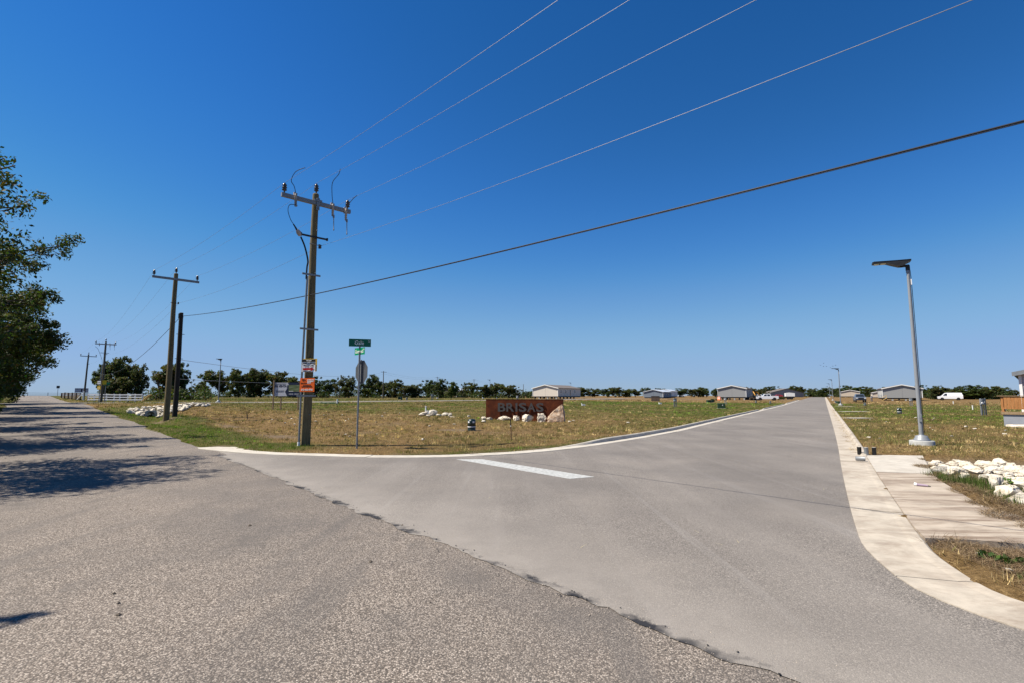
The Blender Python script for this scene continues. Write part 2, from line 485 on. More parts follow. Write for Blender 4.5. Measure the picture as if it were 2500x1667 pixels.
def npmesh(name, verts, faces, mat, cols=None, smooth=False):
    """verts (N,3), faces (F,k) arrays; cols (N,3) point colours"""
    me = bpy.data.meshes.new(name)
    F, k = faces.shape
    me.vertices.add(len(verts)); me.vertices.foreach_set("co", np.ascontiguousarray(verts, np.float32).ravel())
    me.loops.add(F * k); me.loops.foreach_set("vertex_index", np.ascontiguousarray(faces, np.int32).ravel())
    me.polygons.add(F); me.polygons.foreach_set("loop_start", np.arange(0, F * k, k, dtype=np.int32))
    try: me.polygons.foreach_set("loop_total", np.full(F, k, np.int32))
    except Exception: pass
    if smooth: me.polygons.foreach_set("use_smooth", np.ones(F, bool))
    if cols is not None:
        at = me.attributes.new("tint", 'FLOAT_COLOR', 'POINT')
        c4 = np.ones((len(verts), 4), np.float32); c4[:, :3] = cols
        at.data.foreach_set("color", c4.ravel())
    me.materials.append(mat)
    me.update(); me.validate()
    return me
def text_mesh(name, txt, size, mat, ext=.001, xs=1.0, off=0.0, align='CENTER'):
    cu = bpy.data.curves.new(name, 'FONT')
    cu.body = txt; cu.size = size; cu.extrude = ext; cu.align_x = align; cu.align_y = 'CENTER'
    cu.offset = off; cu.resolution_u = 3
    ob = bpy.data.objects.new(name, cu); COL.objects.link(ob)
    me = bpy.data.meshes.new_from_object(ob)
    bpy.data.objects.remove(ob); bpy.data.curves.remove(cu)
    me.name = name
    me.transform(Matrix.Rotation(math.pi / 2, 4, 'X') @ Matrix.Scale(xs, 4, (1, 0, 0)))   # upright, facing -Y
    me.materials.clear(); me.materials.append(mat)
    return me
def catmull(P, n=10):
    P = [np.array(p, float) for p in P]; out = []
    for i in range(len(P) - 1):
        a = P[max(i - 1, 0)]; b = P[i]; c = P[i + 1]; d = P[min(i + 2, len(P) - 1)]
        for k in range(n):
            t = k / n
            out.append(.5 * (2 * b + (c - a) * t + (2 * a - 5 * b + 4 * c - d) * t * t + (3 * b - a - 3 * c + d) * t ** 3))
    out.append(P[-1]); return np.array(out)
def resample(P, step):
    L = np.r_[0, np.cumsum(np.hypot(*np.diff(P, axis=0).T))]
    n = max(2, int(L[-1] / step) + 1)
    s = np.linspace(0, L[-1], n)
    return np.c_[np.interp(s, L, P[:, 0]), np.interp(s, L, P[:, 1])]
def normals2(P):
    d = np.gradient(P, axis=0); d /= np.linalg.norm(d, axis=1)[:, None]
    return np.c_[d[:, 1], -d[:, 0]]          # to the right of travel
def inside(x, y, poly):
    x = np.asarray(x, float); y = np.asarray(y, float)
    r = np.zeros(x.shape, bool); n = len(poly)
    for i in range(n):
        x0, y0 = poly[i]; x1, y1 = poly[(i + 1) % n]
        if y0 == y1: continue
        c = ((y0 > y) != (y1 > y)) & (x < (x1 - x0) * (y - y0) / (y1 - y0) + x0)
        r ^= c
    return r

# ------------------------------------------------------------------ plan of the roads and kerbs
left_edge = catmull([(-10.1, 16.72), (-9.58, 16.22), (-7.28, 15.13), (-5.6, 14.71), (-3.89, 14.36), (-2.12, 14.4), (-.82, 14.81),
                     (.31, 15.35), (1.69, 16.5), (3.9, 19.1), (8.0, 24.85), (14.0, 34.75), (21.97, 47.94), (40.1, 77.9), (70.2, 127.6), (85.0, 152.0)], 14)
left_edge = resample(left_edge, .3)
right_edge = catmull([(14.5, -7.0), (9.0, -1.3), (6.4, 1.2), (5.2, 2.25), (4.35, 3.05), (3.8, 3.75), (3.58, 4.35), (3.57, 4.8), (3.72, 5.33), (3.98, 6.0), (4.34, 6.65), (5.46, 8.53),
                      (7.76, 12.3), (10.93, 17.44), (16.38, 26.38), (29.58, 48.15), (47.75, 78.15), (78.0, 128.1), (180.0, 296.5)], 14)
right_edge = resample(right_edge, .3)

def kerb(name, edge, side, width, hfun, label, mat, wmin=None):
    """side -1: the kerb lies to the left of travel.  One structure, its sections as pieces."""
    root = bpy.data.objects.new(name, None); COL.objects.link(root); tag(root, label, None, None, 'structure')
    N = normals2(edge) * side
    s = np.r_[0, np.cumsum(np.hypot(*np.diff(edge, axis=0).T))]
    i = 0; k = 0
    while i < len(edge) - 1:
        L = 3.05 if s[i] < 60 else 9.0
        j = min(len(edge) - 1, int(np.searchsorted(s, s[i] + L)))
        if j <= i: break
        rings = []
        st = 1 if s[i] < 60 else 6
        idx = list(range(i, j + 1, st))
        if idx[-1] != j: idx.append(j)
        for q in idx:
            P = edge[q].copy()
            if q == i and i > 0: P = P + (edge[q + 1] - edge[q]) * .035
            if q == j: P = P - (edge[q] - edge[q - 1]) * .035
            w = width(s[q]); h = hfun(s[q], P)
            z = Tz(*P); g = w - .17
            jz = .004 * math.sin(k * 2.4)
            prof = [(0.0, -.12), (0.0, .016 + jz), (g, .008 + jz), (g + .035, max(.012, h - .025) + jz), (g + .06, h + jz), (w - .03, h + jz), (w, h - .02 + jz), (w, -.15)]
            rings.append([(P[0] + N[q][0] * u, P[1] + N[q][1] * u, z + v) for u, v in prof])
        if side > 0: rings = [list(reversed(r)) for r in rings]
        m = MB(); m.loft(rings, None, False, True)
        m.build('kerb_section', mat, root)
        i = j; k += 1
    return root
def h_left(s, P):
    # flush round the corner, upright along the street, dropped at two driveways
    h = .014 + .125 * float(sm(16.2, 19.5, P[1] + .0 * P[0])) if P[0] > 0 else .014
    for y0 in (62.0, 101.0):
        if P[0] > 5: h -= .11 * float(sm(3.0, 1.8, abs(P[1] - y0)))
    return max(h, .014)
def h_right(s, P):
    h = .014 + .10 * float(sm(14.4, 16.2, P[1]))
    for y0 in (58.0, 92.0):
        h -= .08 * float(sm(3.0, 1.8, abs(P[1] - y0)))
    return max(h, .014)
kerb('kerb', left_edge, -1, lambda s: .58 + .45 * float(sm(2.4, .5, s)), h_left, 'pale concrete kerb curving round the field corner by the wooden utility pole', M['concrete_white'])
kerb('kerb', right_edge, 1, lambda s: .66, h_right, 'stained concrete kerb and gutter on the right of the new street', M['concrete'])

def offs(edge, side, w):
    return edge + normals2(edge) * side * w
left_back = offs(left_edge, -1, .60); right_back = offs(right_edge, 1, .62)

# old chip-seal road
def seam_p(a): return np.where(a < 0, -.04 * a + .05, 0)
av = np.r_[np.arange(-48, 22, .35), np.arange(22, 60, 1.0), np.arange(60, 215, 3.0)]
cols = 9; vs = []; 
for a in av:
    nz = (float(vnoise(a, 3.3, 1.1)) - .5) * .30 + (float(vnoise(a, 7.7, 5.0)) - .5) * .10
    nl = (float(vnoise(a, 13.3, .9)) - .5) * .5
    p0 = (.0 + nz * .7) if a > -1.0 else -.12
    p1 = 5.75 + nl
    for c in range(cols):
        p = p0 + (p1 - p0) * c / (cols - 1)
        x, y = RP(a, p)
        crown = .03 * (1 - ((p - 2.9) / 2.9) ** 2) if a > 2 else 0
        vs.append((x, y, Tz(x, y) + min(crown, .03) * min(1, max(0, (a - 2) / 8))))
fs = []
for i in range(len(av) - 1):
    for c in range(cols - 1):
        q = i * cols + c
        fs.append((q, q + cols, q + cols + 1, q + 1))
m = MB(); m.add(vs, fs, True); old_road = tag(m.build('road', M['chip']), 'worn pale chip sealed road with speckled stones and worn dark patches', None, None, 'structure')

# new asphalt street
sa = np.arange(0.2, -40, -.07)
seam = []
for a in sa:
    p = -.04 * a + .05 + (float(vnoise(a, 1.7, 2.2)) - .5) * .16 + (float(vnoise(a, 4.1, 9)) - .5) * .09
    seam.append(RP(a, p))
iL = int(np.argmin(np.abs(left_edge[:, 1] - 26) + 50 * (left_edge[:, 0] < 4)))
iR = int(np.argmin(np.abs(right_edge[:, 1] - 27) + 50 * (right_edge[:, 0] < 4)))
near_poly = [tuple(q) for q in seam[::-1]] + [tuple(q) for q in left_edge[2:iL + 1]] + [tuple(q) for q in right_edge[iR::-1]]
bm = bmesh.new()
bv = [bm.verts.new((x, y, .006)) for x, y in near_poly]
f = bm.faces.new(bv)
bmesh.ops.triangulate(bm, faces=[f])
LL = resample(np.array(left_edge[iL:]), 1.5)
nseg = len(LL)
e0 = right_edge[iR]
prev = None
for i in range(0, 190):
    y = left_edge[iL][1] + i * 1.5
    xl = np.interp(y, left_edge[iL:, 1], left_edge[iL:, 0]) if y <= left_edge[-1][1] else left_edge[-1][0] + (y - left_edge[-1][1]) * .606
    yr = e0[1] + (y - left_edge[iL][1])
    if yr > 292: break
    xr = np.interp(yr, right_edge[iR:, 1], right_edge[iR:, 0])
    row = []
    for c in range(5):
        X = xl + (xr - xl) * c / 4; Y = y + (yr - y) * c / 4
        row.append(bm.verts.new((X, Y, Tz(X, Y) + .006 + .05 * (1 - ((c - 2) / 2) ** 2) * min(1, i / 6))))
    if prev:
        for c in range(4): bm.faces.new((prev[c], prev[c + 1], row[c + 1], row[c]))
    prev = row
bmesh.ops.recalc_face_normals(bm, faces=bm.faces)
me = bpy.data.meshes.new('new_street'); bm.to_mesh(me); bm.free()
me.materials.append(M['asphalt'])
if me.polygons[0].normal.z < 0: me.flip_normals()
tag(link('street', me), 'smooth grey new asphalt street running away between pale kerbs', None, None, 'structure')

def strip(name, line, w, mat, label, z=.01, step=2.0, kind='structure'):
    L = resample(np.array(line, float), step); N = normals2(L); vs = []; fs = []
    for (x, y), n in zip(L, N):
        for c in (-1, -.5, 0, .5, 1):
            X = x + n[0] * w / 2 * c; Y = y + n[1] * w / 2 * c
            vs.append((X, Y, Tz(X, Y) + z))
    for i in range(len(L) - 1):
        for c in range(4):
            q = i * 5 + c
            fs.append((q, q + 1, q + 6, q + 5))
    m = MB(); m.add(vs, fs, True)
    return tag(m.build(name, mat), label, None, None, kind)
cross_line = catmull([(-52.0, 50.5), (-46.5, 55.5), (-40.5, 67.0), (-34, 79), (-25, 90.5), (-12, 104), (4, 124), (44, 190)], 8)
strip('side_street', cross_line, 6.4, M['asphalt'], 'second asphalt street crossing behind the culvert and field', .03)
ck = resample(cross_line, 1.0)
strip('kerb', offs(ck, -1, 3.45)[8:], .55, M['concrete_white'], 'thin pale kerb on the far side of the second street', .09)
strip('kerb', offs(ck, 1, 3.45)[22:], .5, M['concrete_white'], 'thin pale kerb on the near side of the second street', .09)
strip('side_street', [(88, 163.5), (40, 192.5), (10, 211)], 6.0, M['asphalt'], 'distant side street leaving the new street to the left', .02)
strip('gravel_track', catmull([(190, 232), (193, 262), (201, 300), (230, 350)], 6), 5.5, M['gravel_track'], 'pale gravel track climbing past the white van', .10)
# walkways running off the right kerb
for (x, y), L, lab in (((23.9, 37.9), 1.9, 'short pale concrete walkway strip nearest along the right kerb'), ((33.5, 53.6), 3.2, 'second pale concrete walkway strip along the right kerb'), ((48.0, 77.3), 3.0, 'third pale concrete walkway strip along the right kerb, near the second lamp')):
    d = np.array([.97, .1]); pts = [(x + .5, y), (x + .5 + d[0] * L, y + d[1] * L)]
    strip('walkway', pts, 1.1, M['concrete_white'], lab, .085, .5)

# stop bar
m = MB(); q = [(-1.49, 13.95), (1.19, 10.72), (1.73, 10.98), (-.80, 13.97)]
m.slab(q, .0072, .0105)
tag(m.build('stop_line', M['white_paint']), 'wide white painted stop line across the mouth of the new street', None, None, 'structure')

# concrete apron: slabs with tooled joints
ap_front = [(4.95, 6.32), (5.47, 6.22), (6.0, 6.02), (7.0, 5.2)]
kb = resample(np.array([q for q in right_back if 6.2 < q[1] < 14.95 and q[0] < 12]), .8)
def apx(y, f):
    xl = np.interp(y, kb[:, 1], kb[:, 0]) + .03
    return xl
apron_root = bpy.data.objects.new('apron', None); COL.objects.link(apron_root)
tag(apron_root, 'broad stained concrete apron beside the right gutter', None, None, 'structure')
outer = np.array([(7.3, 4.6), (6.65, 6.75), (7.28, 8.2), (8.53, 10.43), (9.45, 11.75), (11.6, 14.72), (11.6, 14.9)])
# three bays
bays = [[(kb[0][0] + .03, 6.3), (5.47, 6.2), (6.4, 5.85), (7.2, 5.1), (7.0, 6.3), (7.28, 8.2), (8.53, 10.43), (9.1, 11.3)] + [(np.interp(yy, kb[:, 1], kb[:, 0]) + .03, yy) for yy in (11.6, 10.6, 9.6, 8.6, 7.6, 6.9)],
        [(9.12, 11.33), (9.5, 11.85), (11.62, 14.75), (np.interp(14.9, kb[:, 1], kb[:, 0]) + .04, 14.95)] + [(np.interp(yy, kb[:, 1], kb[:, 0]) + .03, yy) for yy in (14.2, 13.4, 12.6, 11.63)]]
for q, mt in zip(bays, (M['apron'], M['concrete_white'])):
    m = MB(); m.slab(q, -.2, .02); m.build('concrete_slab', mt, apron_root)

# ------------------------------------------------------------------ the ground sheet
road_polys = [
    [RP(-60, -.3), RP(0, -.3), RP(1, .1), RP(60, .1), RP(215, .1), RP(215, 5.5), RP(-60, 5.5)],
    [tuple(q) for q in left_back[1::4]] + [tuple(q) for q in right_back[::-4]] + [RP(-60, 3)],
    bays[0], bays[1],
]
cl = offs(ck, -1, 3.7); cr = offs(ck, 1, 3.7)
road_polys.append([tuple(q) for q in cl[::3]] + [tuple(q) for q in cr[::-3]])
road_polys.append([(89, 167), (41, 195.5), (9, 214), (8, 207), (39, 189), (86, 160)])
def in_road(x, y):
    r = np.zeros(np.shape(x), bool)
    for P in road_polys: r |= inside(x, y, P)
    return r
near_dirt = [(4.7, 4.9), (4.85, 6.3), (5.5, 6.2), (6.6, 5.7), (8, 4.6), (14, -1), (9, -1.0), (6.2, 2.2)]
swale = [(9.9, 13.2), (10.9, 14.2), (12.6, 14.4), (14.4, 12.9), (13.5, 9.5), (9, 5.5), (6.9, 6.5), (8.6, 10.2)]
def ditch(x, y):
    a, p = to_ap(x, y)
    d = .50 * sm(6, 22, a) * sm(29.5, 27.0, a) * np.exp(-((p + 1.15 + 1.45 * sm(19.5, 25, a)) / (.62 + .5 * sm(20, 25, a))) ** 2)
    d = d + .16 * np.exp(-((p + 4.6) / 1.2) ** 2) * sm(-1, 4, a) * sm(17, 12, a)
    return d
def land(x, y):
    x = np.asarray(x, float); y = np.asarray(y, float)
    z = T(x, y); r = np.hypot(x, y)
    off = np.where(r < 70, .035, .0) + (vnoise(x, y, .45) - .5) * .10 * np.clip((r - 18) / 15, 0, 1) * (r < 120)
    a, p = to_ap(x, y)
    off = off + np.where((p < -.5) & (a > 3), -ditch(x, y), 0)
    off = off + .50 * np.exp(-(((x + 27.6) / 3.6) ** 2 + ((y - 42.2) / 2.6) ** 2))
    off = np.where(inside(x, y, near_dirt), -.015 - .13 * sm(5.25, 6.3, x), off)
    off = np.where(inside(x, y, swale), -.12, off)
    off = np.where(in_road(x, y), -.12 - .15 * (r > 60), off)
    return z + off
def axis(lo, hi, step, far):
    c = list(np.arange(lo, hi + 1e-6, step)); g = step * 1.25; q = c[-1]
    while q < far: q += g; c.append(q); g *= 1.17
    g = step * 1.25; q = c[0]
    while q > -far: q -= g; c.insert(0, q); g *= 1.17
    return np.array(c)
gx = axis(-52, 62, .42, 3000); gy = axis(-6, 92, .42, 3000)
GX, GY = np.meshgrid(gx, gy)
GZ = land(GX, GY)

def kerb_dist(x, y):
    pts = np.vstack([left_back[::3], ])
    pts = pts[pts[:, 1] < 60]
    out = np.full(x.shape, 99.)
    ix = np.where((y < 45) & (x > -14) & (x < 22))[0] if x.ndim == 1 else None
    if ix is None:
        sh = x.shape; return kerb_dist(x.ravel(), y.ravel()).reshape(sh)
    for c in range(0, len(ix), 20000):
        j = ix[c:c + 20000]
        out[j] = np.sqrt(((x[j, None] - pts[None, :, 0]) ** 2 + (y[j, None] - pts[None, :, 1]) ** 2).min(1))
    return out
def greenness(x, y):
    x = np.asarray(x, float); y = np.asarray(y, float); r = np.hypot(x, y)
    a, p = to_ap(x, y)
    w = sm(6, 16, x)                     # right-hand field
    gl = .16 + .46 * sm(24, 40, y + .45 * np.minimum(x, 0) + .25 * np.maximum(x, 0))
    gr = .36 + .29 * sm(18, 27, y - .35 * (x - 14)) + .10 * sm(30, 60, y)
    g = gl * (1 - w) + gr * w
    far = sm(105, 140, r)
    g = g * (1 - far) + far * np.where(x < 4, .62, .16)
    g = g + (vnoise(x, y, .16) - .5) * .45 + (vnoise(x, y, .6) - .5) * .35
    band = sm(88, 96, y) * sm(118, 108, y) * sm(10, 18, x) * sm(62, 50, x)
    g = g + .45 * band
    verge = np.where((p < .2), sm(-3.2, -1.7, p), 0) * sm(-1.2, 1.5, a) * sm(40, 30, a)
    verge = np.maximum(verge, np.where((p < 0), sm(-4.4, -2.6, p), 0) * sm(9, 15, a) * sm(33, 28, a))
    verge = np.maximum(verge, sm(2.2, 1.0, np.hypot((x + 8.6) / 1.5, y - 16.7)))
    verge = np.maximum(verge, np.where(p > 5.3, .75, 0))
    kd = kerb_dist(x, y)
    ks = sm(1.35, .35, kd + (vnoise(x, y, 1.2) - .5) * 1.0) * sm(-4.2, -2.6, x) * sm(7, 2, x) * .8
    g = np.maximum(g, ks)
    g = np.where(verge > .02, np.maximum(g, verge * (.80 + .4 * vnoise(x, y, .8))), g)
    return np.clip(g, 0, 1.05)
def bareness(x, y):
    a, p = to_ap(x, y)
    b = sm(.62, .8, vnoise(x, y, .5)) * np.exp(-(((x + 3.8) / 3.2) ** 2 + ((y - 26.0) / 3.5) ** 2)) * 1.2
    b = np.maximum(b, sm(.45, .7, vnoise(x, y, 1.1)) * np.exp(-((p + 3.2) / .5) ** 2) * sm(-1, 2, a) * sm(16, 8, a))
    b = np.maximum(b, sm(.35, .1, kerb_dist(x, y)) * .7)
    b = np.maximum(b, inside(x, y, near_dirt) * 1.0)
    b = np.maximum(b, inside(x, y, swale) * .8)
    b = np.maximum(b, np.exp(-(((x + 20.6) / 1.2) ** 2 + ((y - 30.6) / .9) ** 2)) * .9)
    return np.clip(b, 0, 1)
ny_, nx_ = GX.shape
verts = np.c_[GX.ravel(), GY.ravel(), GZ.ravel()]
i0 = (np.arange(ny_ - 1)[:, None] * nx_ + np.arange(nx_ - 1)[None, :]).ravel()
faces = np.c_[i0, i0 + 1, i0 + nx_ + 1, i0 + nx_]
me = npmesh('ground', verts, faces, M['field'], None, True)
at = me.attributes.new("green", 'FLOAT', 'POINT'); at.data.foreach_set("value", greenness(verts[:, 0], verts[:, 1]).astype(np.float32))
at = me.attributes.new("bare", 'FLOAT', 'POINT'); at.data.foreach_set("value", bareness(verts[:, 0], verts[:, 1]).astype(np.float32))
tag(link('ground', me), 'flat mown field of straw coloured and olive grass reaching the horizon', None, None, 'structure')
def lz(x, y):
    """height of the ground sheet itself, so that things stand on it"""
    x = np.asarray(x, float); y = np.asarray(y, float)
    i = np.clip(np.searchsorted(gx, x) - 1, 0, len(gx) - 2); j = np.clip(np.searchsorted(gy, y) - 1, 0, len(gy) - 2)
    fx = (x - gx[i]) / (gx[i + 1] - gx[i]); fy = (y - gy[j]) / (gy[j + 1] - gy[j])
    return GZ[j, i] * (1 - fx) * (1 - fy) + GZ[j, i + 1] * fx * (1 - fy) + GZ[j + 1, i] * (1 - fx) * fy + GZ[j + 1, i + 1] * fx * fy
def G3(x, y, dz=0.0): return (x, y, float(lz(x, y)) + dz)

# ------------------------------------------------------------------ grass
def blades(x, y, h, wd, cols, lean=.7, z=None, flat=False):
    n = len(x); z = lz(x, y) if z is None else z
    ang = RN.random(n) * 6.283; la = RN.random(n) * 6.283
    ln = h * lean * RN.random(n)
    if flat: up = h * (.05 + .25 * RN.random(n)); ln = h * (.8 + .2 * RN.random(n))
    else: up = np.sqrt(np.maximum(h * h - ln * ln, (.3 * h) ** 2))
    dx = np.cos(ang) * wd / 2; dy = np.sin(ang) * wd / 2
    b = np.empty((n, 3, 3))
    b[:, 0] = np.c_[x - dx, y - dy, z - .012]; b[:, 1] = np.c_[x + dx, y + dy, z - .012]
    b[:, 2] = np.c_[x + np.cos(la) * ln, y + np.sin(la) * ln, z + up]
    return b.reshape(-1, 3), np.arange(n * 3).reshape(n, 3), np.repeat(cols, 3, axis=0)
def tints(g, n, x, y):
    straw = np.array([.33, .235, .108]); brown = np.array([.115, .070, .028]); olive = np.array([.140, .135, .036]); gr = np.array([.095, .155, .018])
    u = np.clip(.62 * vnoise(x + 31, y + 7, 4.3) + .19 + (RN.random(n) - .5) * .55, 0, 1)
    pg = np.clip(g + (RN.random(n) - .5) * .55, 0, 1)
    c = np.where((u < .52)[:, None], straw, np.where((u < .68)[:, None], brown, straw * 1.5))
    og = np.where((pg > .80)[:, None], gr, olive)
    c = np.where((RN.random(n) < np.clip(pg * 1.05 - .02, 0, .97))[:, None], og, c)
    return c * ((.62 + .7 * RN.random(n)) * (.48 + 1.05 * vnoise(x, y, 6.3)))[:, None]
AZ = math.radians(54)
parts_v = []; parts_f = []; parts_c = []; base = 0
def keepers(n, r0, r1):
    r = np.sqrt(RN.random(n) * (r1 * r1 - r0 * r0) + r0 * r0); t = (RN.random(n) * 2 - 1) * AZ
    x = np.sin(t) * r; y = np.cos(t) * r
    k = ~in_road(x, y) & ~inside(x, y, near_dirt) & ~(inside(x, y, swale) & (RN.random(n) > .12))
    x = x[k]; y = y[k]; r = r[k]
    k = RN.random(len(x)) > bareness(x, y) * .8
    return x[k], y[k], r[k]
for r0, r1, dens, wk, tuft, nb in ((6, 20, 190, .011, 15, 16), (20, 32, 130, .018, 11, 14), (32, 48, 60, .028, 6, 12), (48, 80, 20, .05, 2.2, 10), (80, 150, 5, .09, .55, 9)):
    area = AZ * (r1 * r1 - r0 * r0)
    # matted straw and short stubble
    x, y, r = keepers(int(area * dens), r0, r1)
    g = greenness(x, y); n = len(x)
    h = (.03 + .05 * RN.random(n)) * (1 + np.clip((r - 40) / 120, 0, .8))
    wd = wk * (.6 + .8 * RN.random(n))
    fl = RN.random(n) < np.where(g > .7, .2, .35 + .5 * (1 - g))
    for sel, flat in ((~fl, False), (fl, True)):
        v, f, c = blades(x[sel], y[sel], h[sel] * (2.2 if flat else 1), wd[sel] * (1.2 if flat else 1), tints(g[sel], int(sel.sum()), x[sel], y[sel]), .8, None, flat)
        parts_v.append(v); parts_f.append(f + base); parts_c.append(c); base += len(v)
    # tufts, each with its own height and colour
    x, y, r = keepers(int(area * tuft), r0, r1)
    k = RN.random(len(x)) < .35 + 1.0 * sm(.3, .75, vnoise(x, y, .55)); x = x[k]; y = y[k]; r = r[k]; nt = len(x)
    g = greenness(x, y)
    lum = 1.1 * np.exp(RN.normal(0, .38, nt)) * (.7 + .6 * vnoise(x + 60, y, .9))
    u = RN.random(nt); pg = np.clip(g * 1.05 + (RN.random(nt) - .5) * .5, 0, 1)
    col = np.where((u < .5)[:, None], np.array([.42, .315, .155]), np.where((u < .72)[:, None], np.array([.15, .098, .042]), np.array([.26, .185, .08])))
    grn = np.where((pg > .80)[:, None], np.array([.125, .205, .025]), np.where((u < .5)[:, None], np.array([.175, .170, .050]), np.array([.125, .128, .038])))
    col = np.where((RN.random(nt) < pg)[:, None], grn, col) * lum[:, None]
    th = (.06 + .12 * RN.random(nt) ** 1.6) * (.75 + .5 * vnoise(x, y, .35)) * np.where(pg > .8, .8, 1.0) * (1 + np.clip((r - 40) / 150, 0, .7))
    sp = (.03 + .07 * RN.random(nt)) * (1 + np.clip((r - 30) / 40, 0, 1.5))
    X = np.repeat(x, nb) + RN.normal(0, 1, nt * nb) * np.repeat(sp, nb); Y = np.repeat(y, nb) + RN.normal(0, 1, nt * nb) * np.repeat(sp, nb)
    H = np.repeat(th, nb) * (.5 + .6 * RN.random(nt * nb)); C = np.repeat(col, nb, axis=0) * (.75 + .5 * RN.random(nt * nb))[:, None]
    k = ~in_road(X, Y) if r0 < 40 else np.ones(len(X), bool)
    v, f, c = blades(X[k], Y[k], H[k], wk * (.6 + .7 * RN.random(int(k.sum()))), C[k], .75)
    parts_v.append(v); parts_f.append(f + base); parts_c.append(c); base += len(v)
me = npmesh('grass', np.vstack(parts_v), np.vstack(parts_f), M['blade'], np.vstack(parts_c))
tag(link('grass', me), 'short dry mown grass covering the fields and verges', None, None, 'stuff')

# straw thatch piled along the apron and in the dirt corner
def thatch(name, label, spots, mat, n_per, L=(.06, .2), wd=.006, cols=((.33, .23, .12), (.20, .13, .07), (.42, .32, .19), (.13, .085, .05)), upright=.0):
    X = []; Y = []; Z = []
    for (x, y, rx, ry, hh) in spots:
        n = int(n_per * rx * ry); r = np.sqrt(RN.random(n)); t = RN.random(n) * 6.283
        px = x + np.cos(t) * r * rx; py = y + np.sin(t) * r * ry
        X.append(px); Y.append(py); Z.append(hh * (1 - r ** 2) * RN.random(n))
    X = np.concatenate(X); Y = np.concatenate(Y); Z = np.concatenate(Z); n = len(X)
    on = np.zeros(n, bool)
    for B in bays: on |= inside(X, Y, B)
    zb = np.where(on, .022, np.where(in_road(X, Y), .016, lz(X, Y)))
    c = np.array(cols)[RN.integers(0, len(cols), n)] * (.7 + .6 * RN.random(n))[:, None]
    h = L[0] + (L[1] - L[0]) * RN.random(n)
    up = RN.random(n) < upright
    v, f, cc = blades(X[~up], Y[~up], h[~up], np.full(int((~up).sum()), wd), c[~up], .9, (zb + Z)[~up], True)
    v2, f2, c2 = blades(X[up], Y[up], h[up] * .8, np.full(int(up.sum()), wd * .8), c[up], .9, zb[up])
    v = np.vstack([v, v2]); f = np.vstack([f, f2 + len(v) - len(v2)]); cc = np.vstack([cc, c2])
    return tag(link(name, npmesh(name, v, f, mat, cc)), label, None, None, 'stuff')

# ------------------------------------------------------------------ utility poles
ARM = math.radians(43.2)                       # crossarms stand across the old road; local x to the right, local y up the road
def insulator(parent, x, y, z, s=1.0, mat=None):
    m = MB(); m.lathe([(.018, -.10), (.018, 0), (.05, .01), (.062, .03), (.035, .055), (.062, .075), (.062, .09), (.035, .115), (.055, .135), (.055, .15), (.028, .175), (.02, .20), (.0, .205)], 12)
    o = m.build('insulator', mat or M['porcelain'], parent, (x, y, z)); o.scale = (s, s, s); return o
def cutout(parent, x, z, open_=False):
    y = -.30
    m = MB()
    m.tube([(0, .11, .06), (0, .0, .06)], .022, 8); m.box((0, .12, .02), (.06, .05, .22))
    m.lathe([(.03, -.34), (.045, -.32), (.03, -.27), (.05, -.25), (.032, -.2), (.052, -.18), (.034, -.13), (.054, -.11), (.034, -.06), (.05, -.04), (.03, 0), (.04, .05), (.0, .06)], 10)
    o = m.build('cutout', M['porc_grey'], parent, (x, y, z)); o.rotation_euler = (math.radians(9), math.radians(-4), 0)
    m = MB(); m.box((0, -.03, .05), (.05, .09, .06)); m.build('clamp', M['grey_mid'], o)
    m = MB(); m.box((0, -.05, -.33), (.05, .12, .05))
    if open_:
        m.tube([(.0, -.06, -.34), (.0, -.09, -.38), (.0, -.10, -.41), (.0, -.10, -.42), (.01, -.11, -.79), (.01, -.11, -.80), (.01, -.11, -.85)], [.03, .035, .035, .014, .014, .022, .022], 8)
    else:
        m.tube([(0, -.07, .03), (0, -.08, -.33)], .016, 8)
    m.build('fuse_tube', M['grey_mid'], o)
    return o
def pole_shaft(parent, h, r0, r1, mat, n=20):
    m = MB(); zs = np.linspace(-.3, h, 9)
    m.tube([(0.012 * math.sin(z * .7), .01 * math.cos(z), z) for z in zs], [r0 + (r1 - r0) * max(0, z) / h for z in zs], n)
    m.lathe([(r1, h - .001), (r1 * .8, h + .03), (0, h + .04)], n)
    return m.build('shaft', mat, parent)

p1 = thing('utility_pole', G3(-6.89, 17.35), 'tall wooden utility pole with grey crossarm and advertising boards at the field corner', 'utility pole', None, ARM)
p1.scale = (1, 1, 1.017)
pole_shaft(p1, 8.50, .152, .104, M['pole_wood'])
MB().box((0, -.165, 8.14), (2.42, .10, .13)).build('crossarm', M['grey_mid'], p1)
m = MB(); m.box((0, -.235, 8.10), (.10, .03, .42)); m.box((0, -.23, 8.22), (.28, .02, .08)); m.cyl((0, -.25, 8.2), (0, -.28, 8.2), .025); m.cyl((0, -.25, 7.95), (0, -.28, 7.95), .02)
m.build('arm_bracket', M['galv'], p1)
insulator(p1, -1.12, -.165, 8.28, 1.35); insulator(p1, 1.10, -.165, 8.28, 1.35); insulator(p1, .01, 0, 8.62, 1.35)
cutout(p1, -.79, 8.16); cutout(p1, .50, 8.14, True); cutout(p1, .99, 8.10, True)
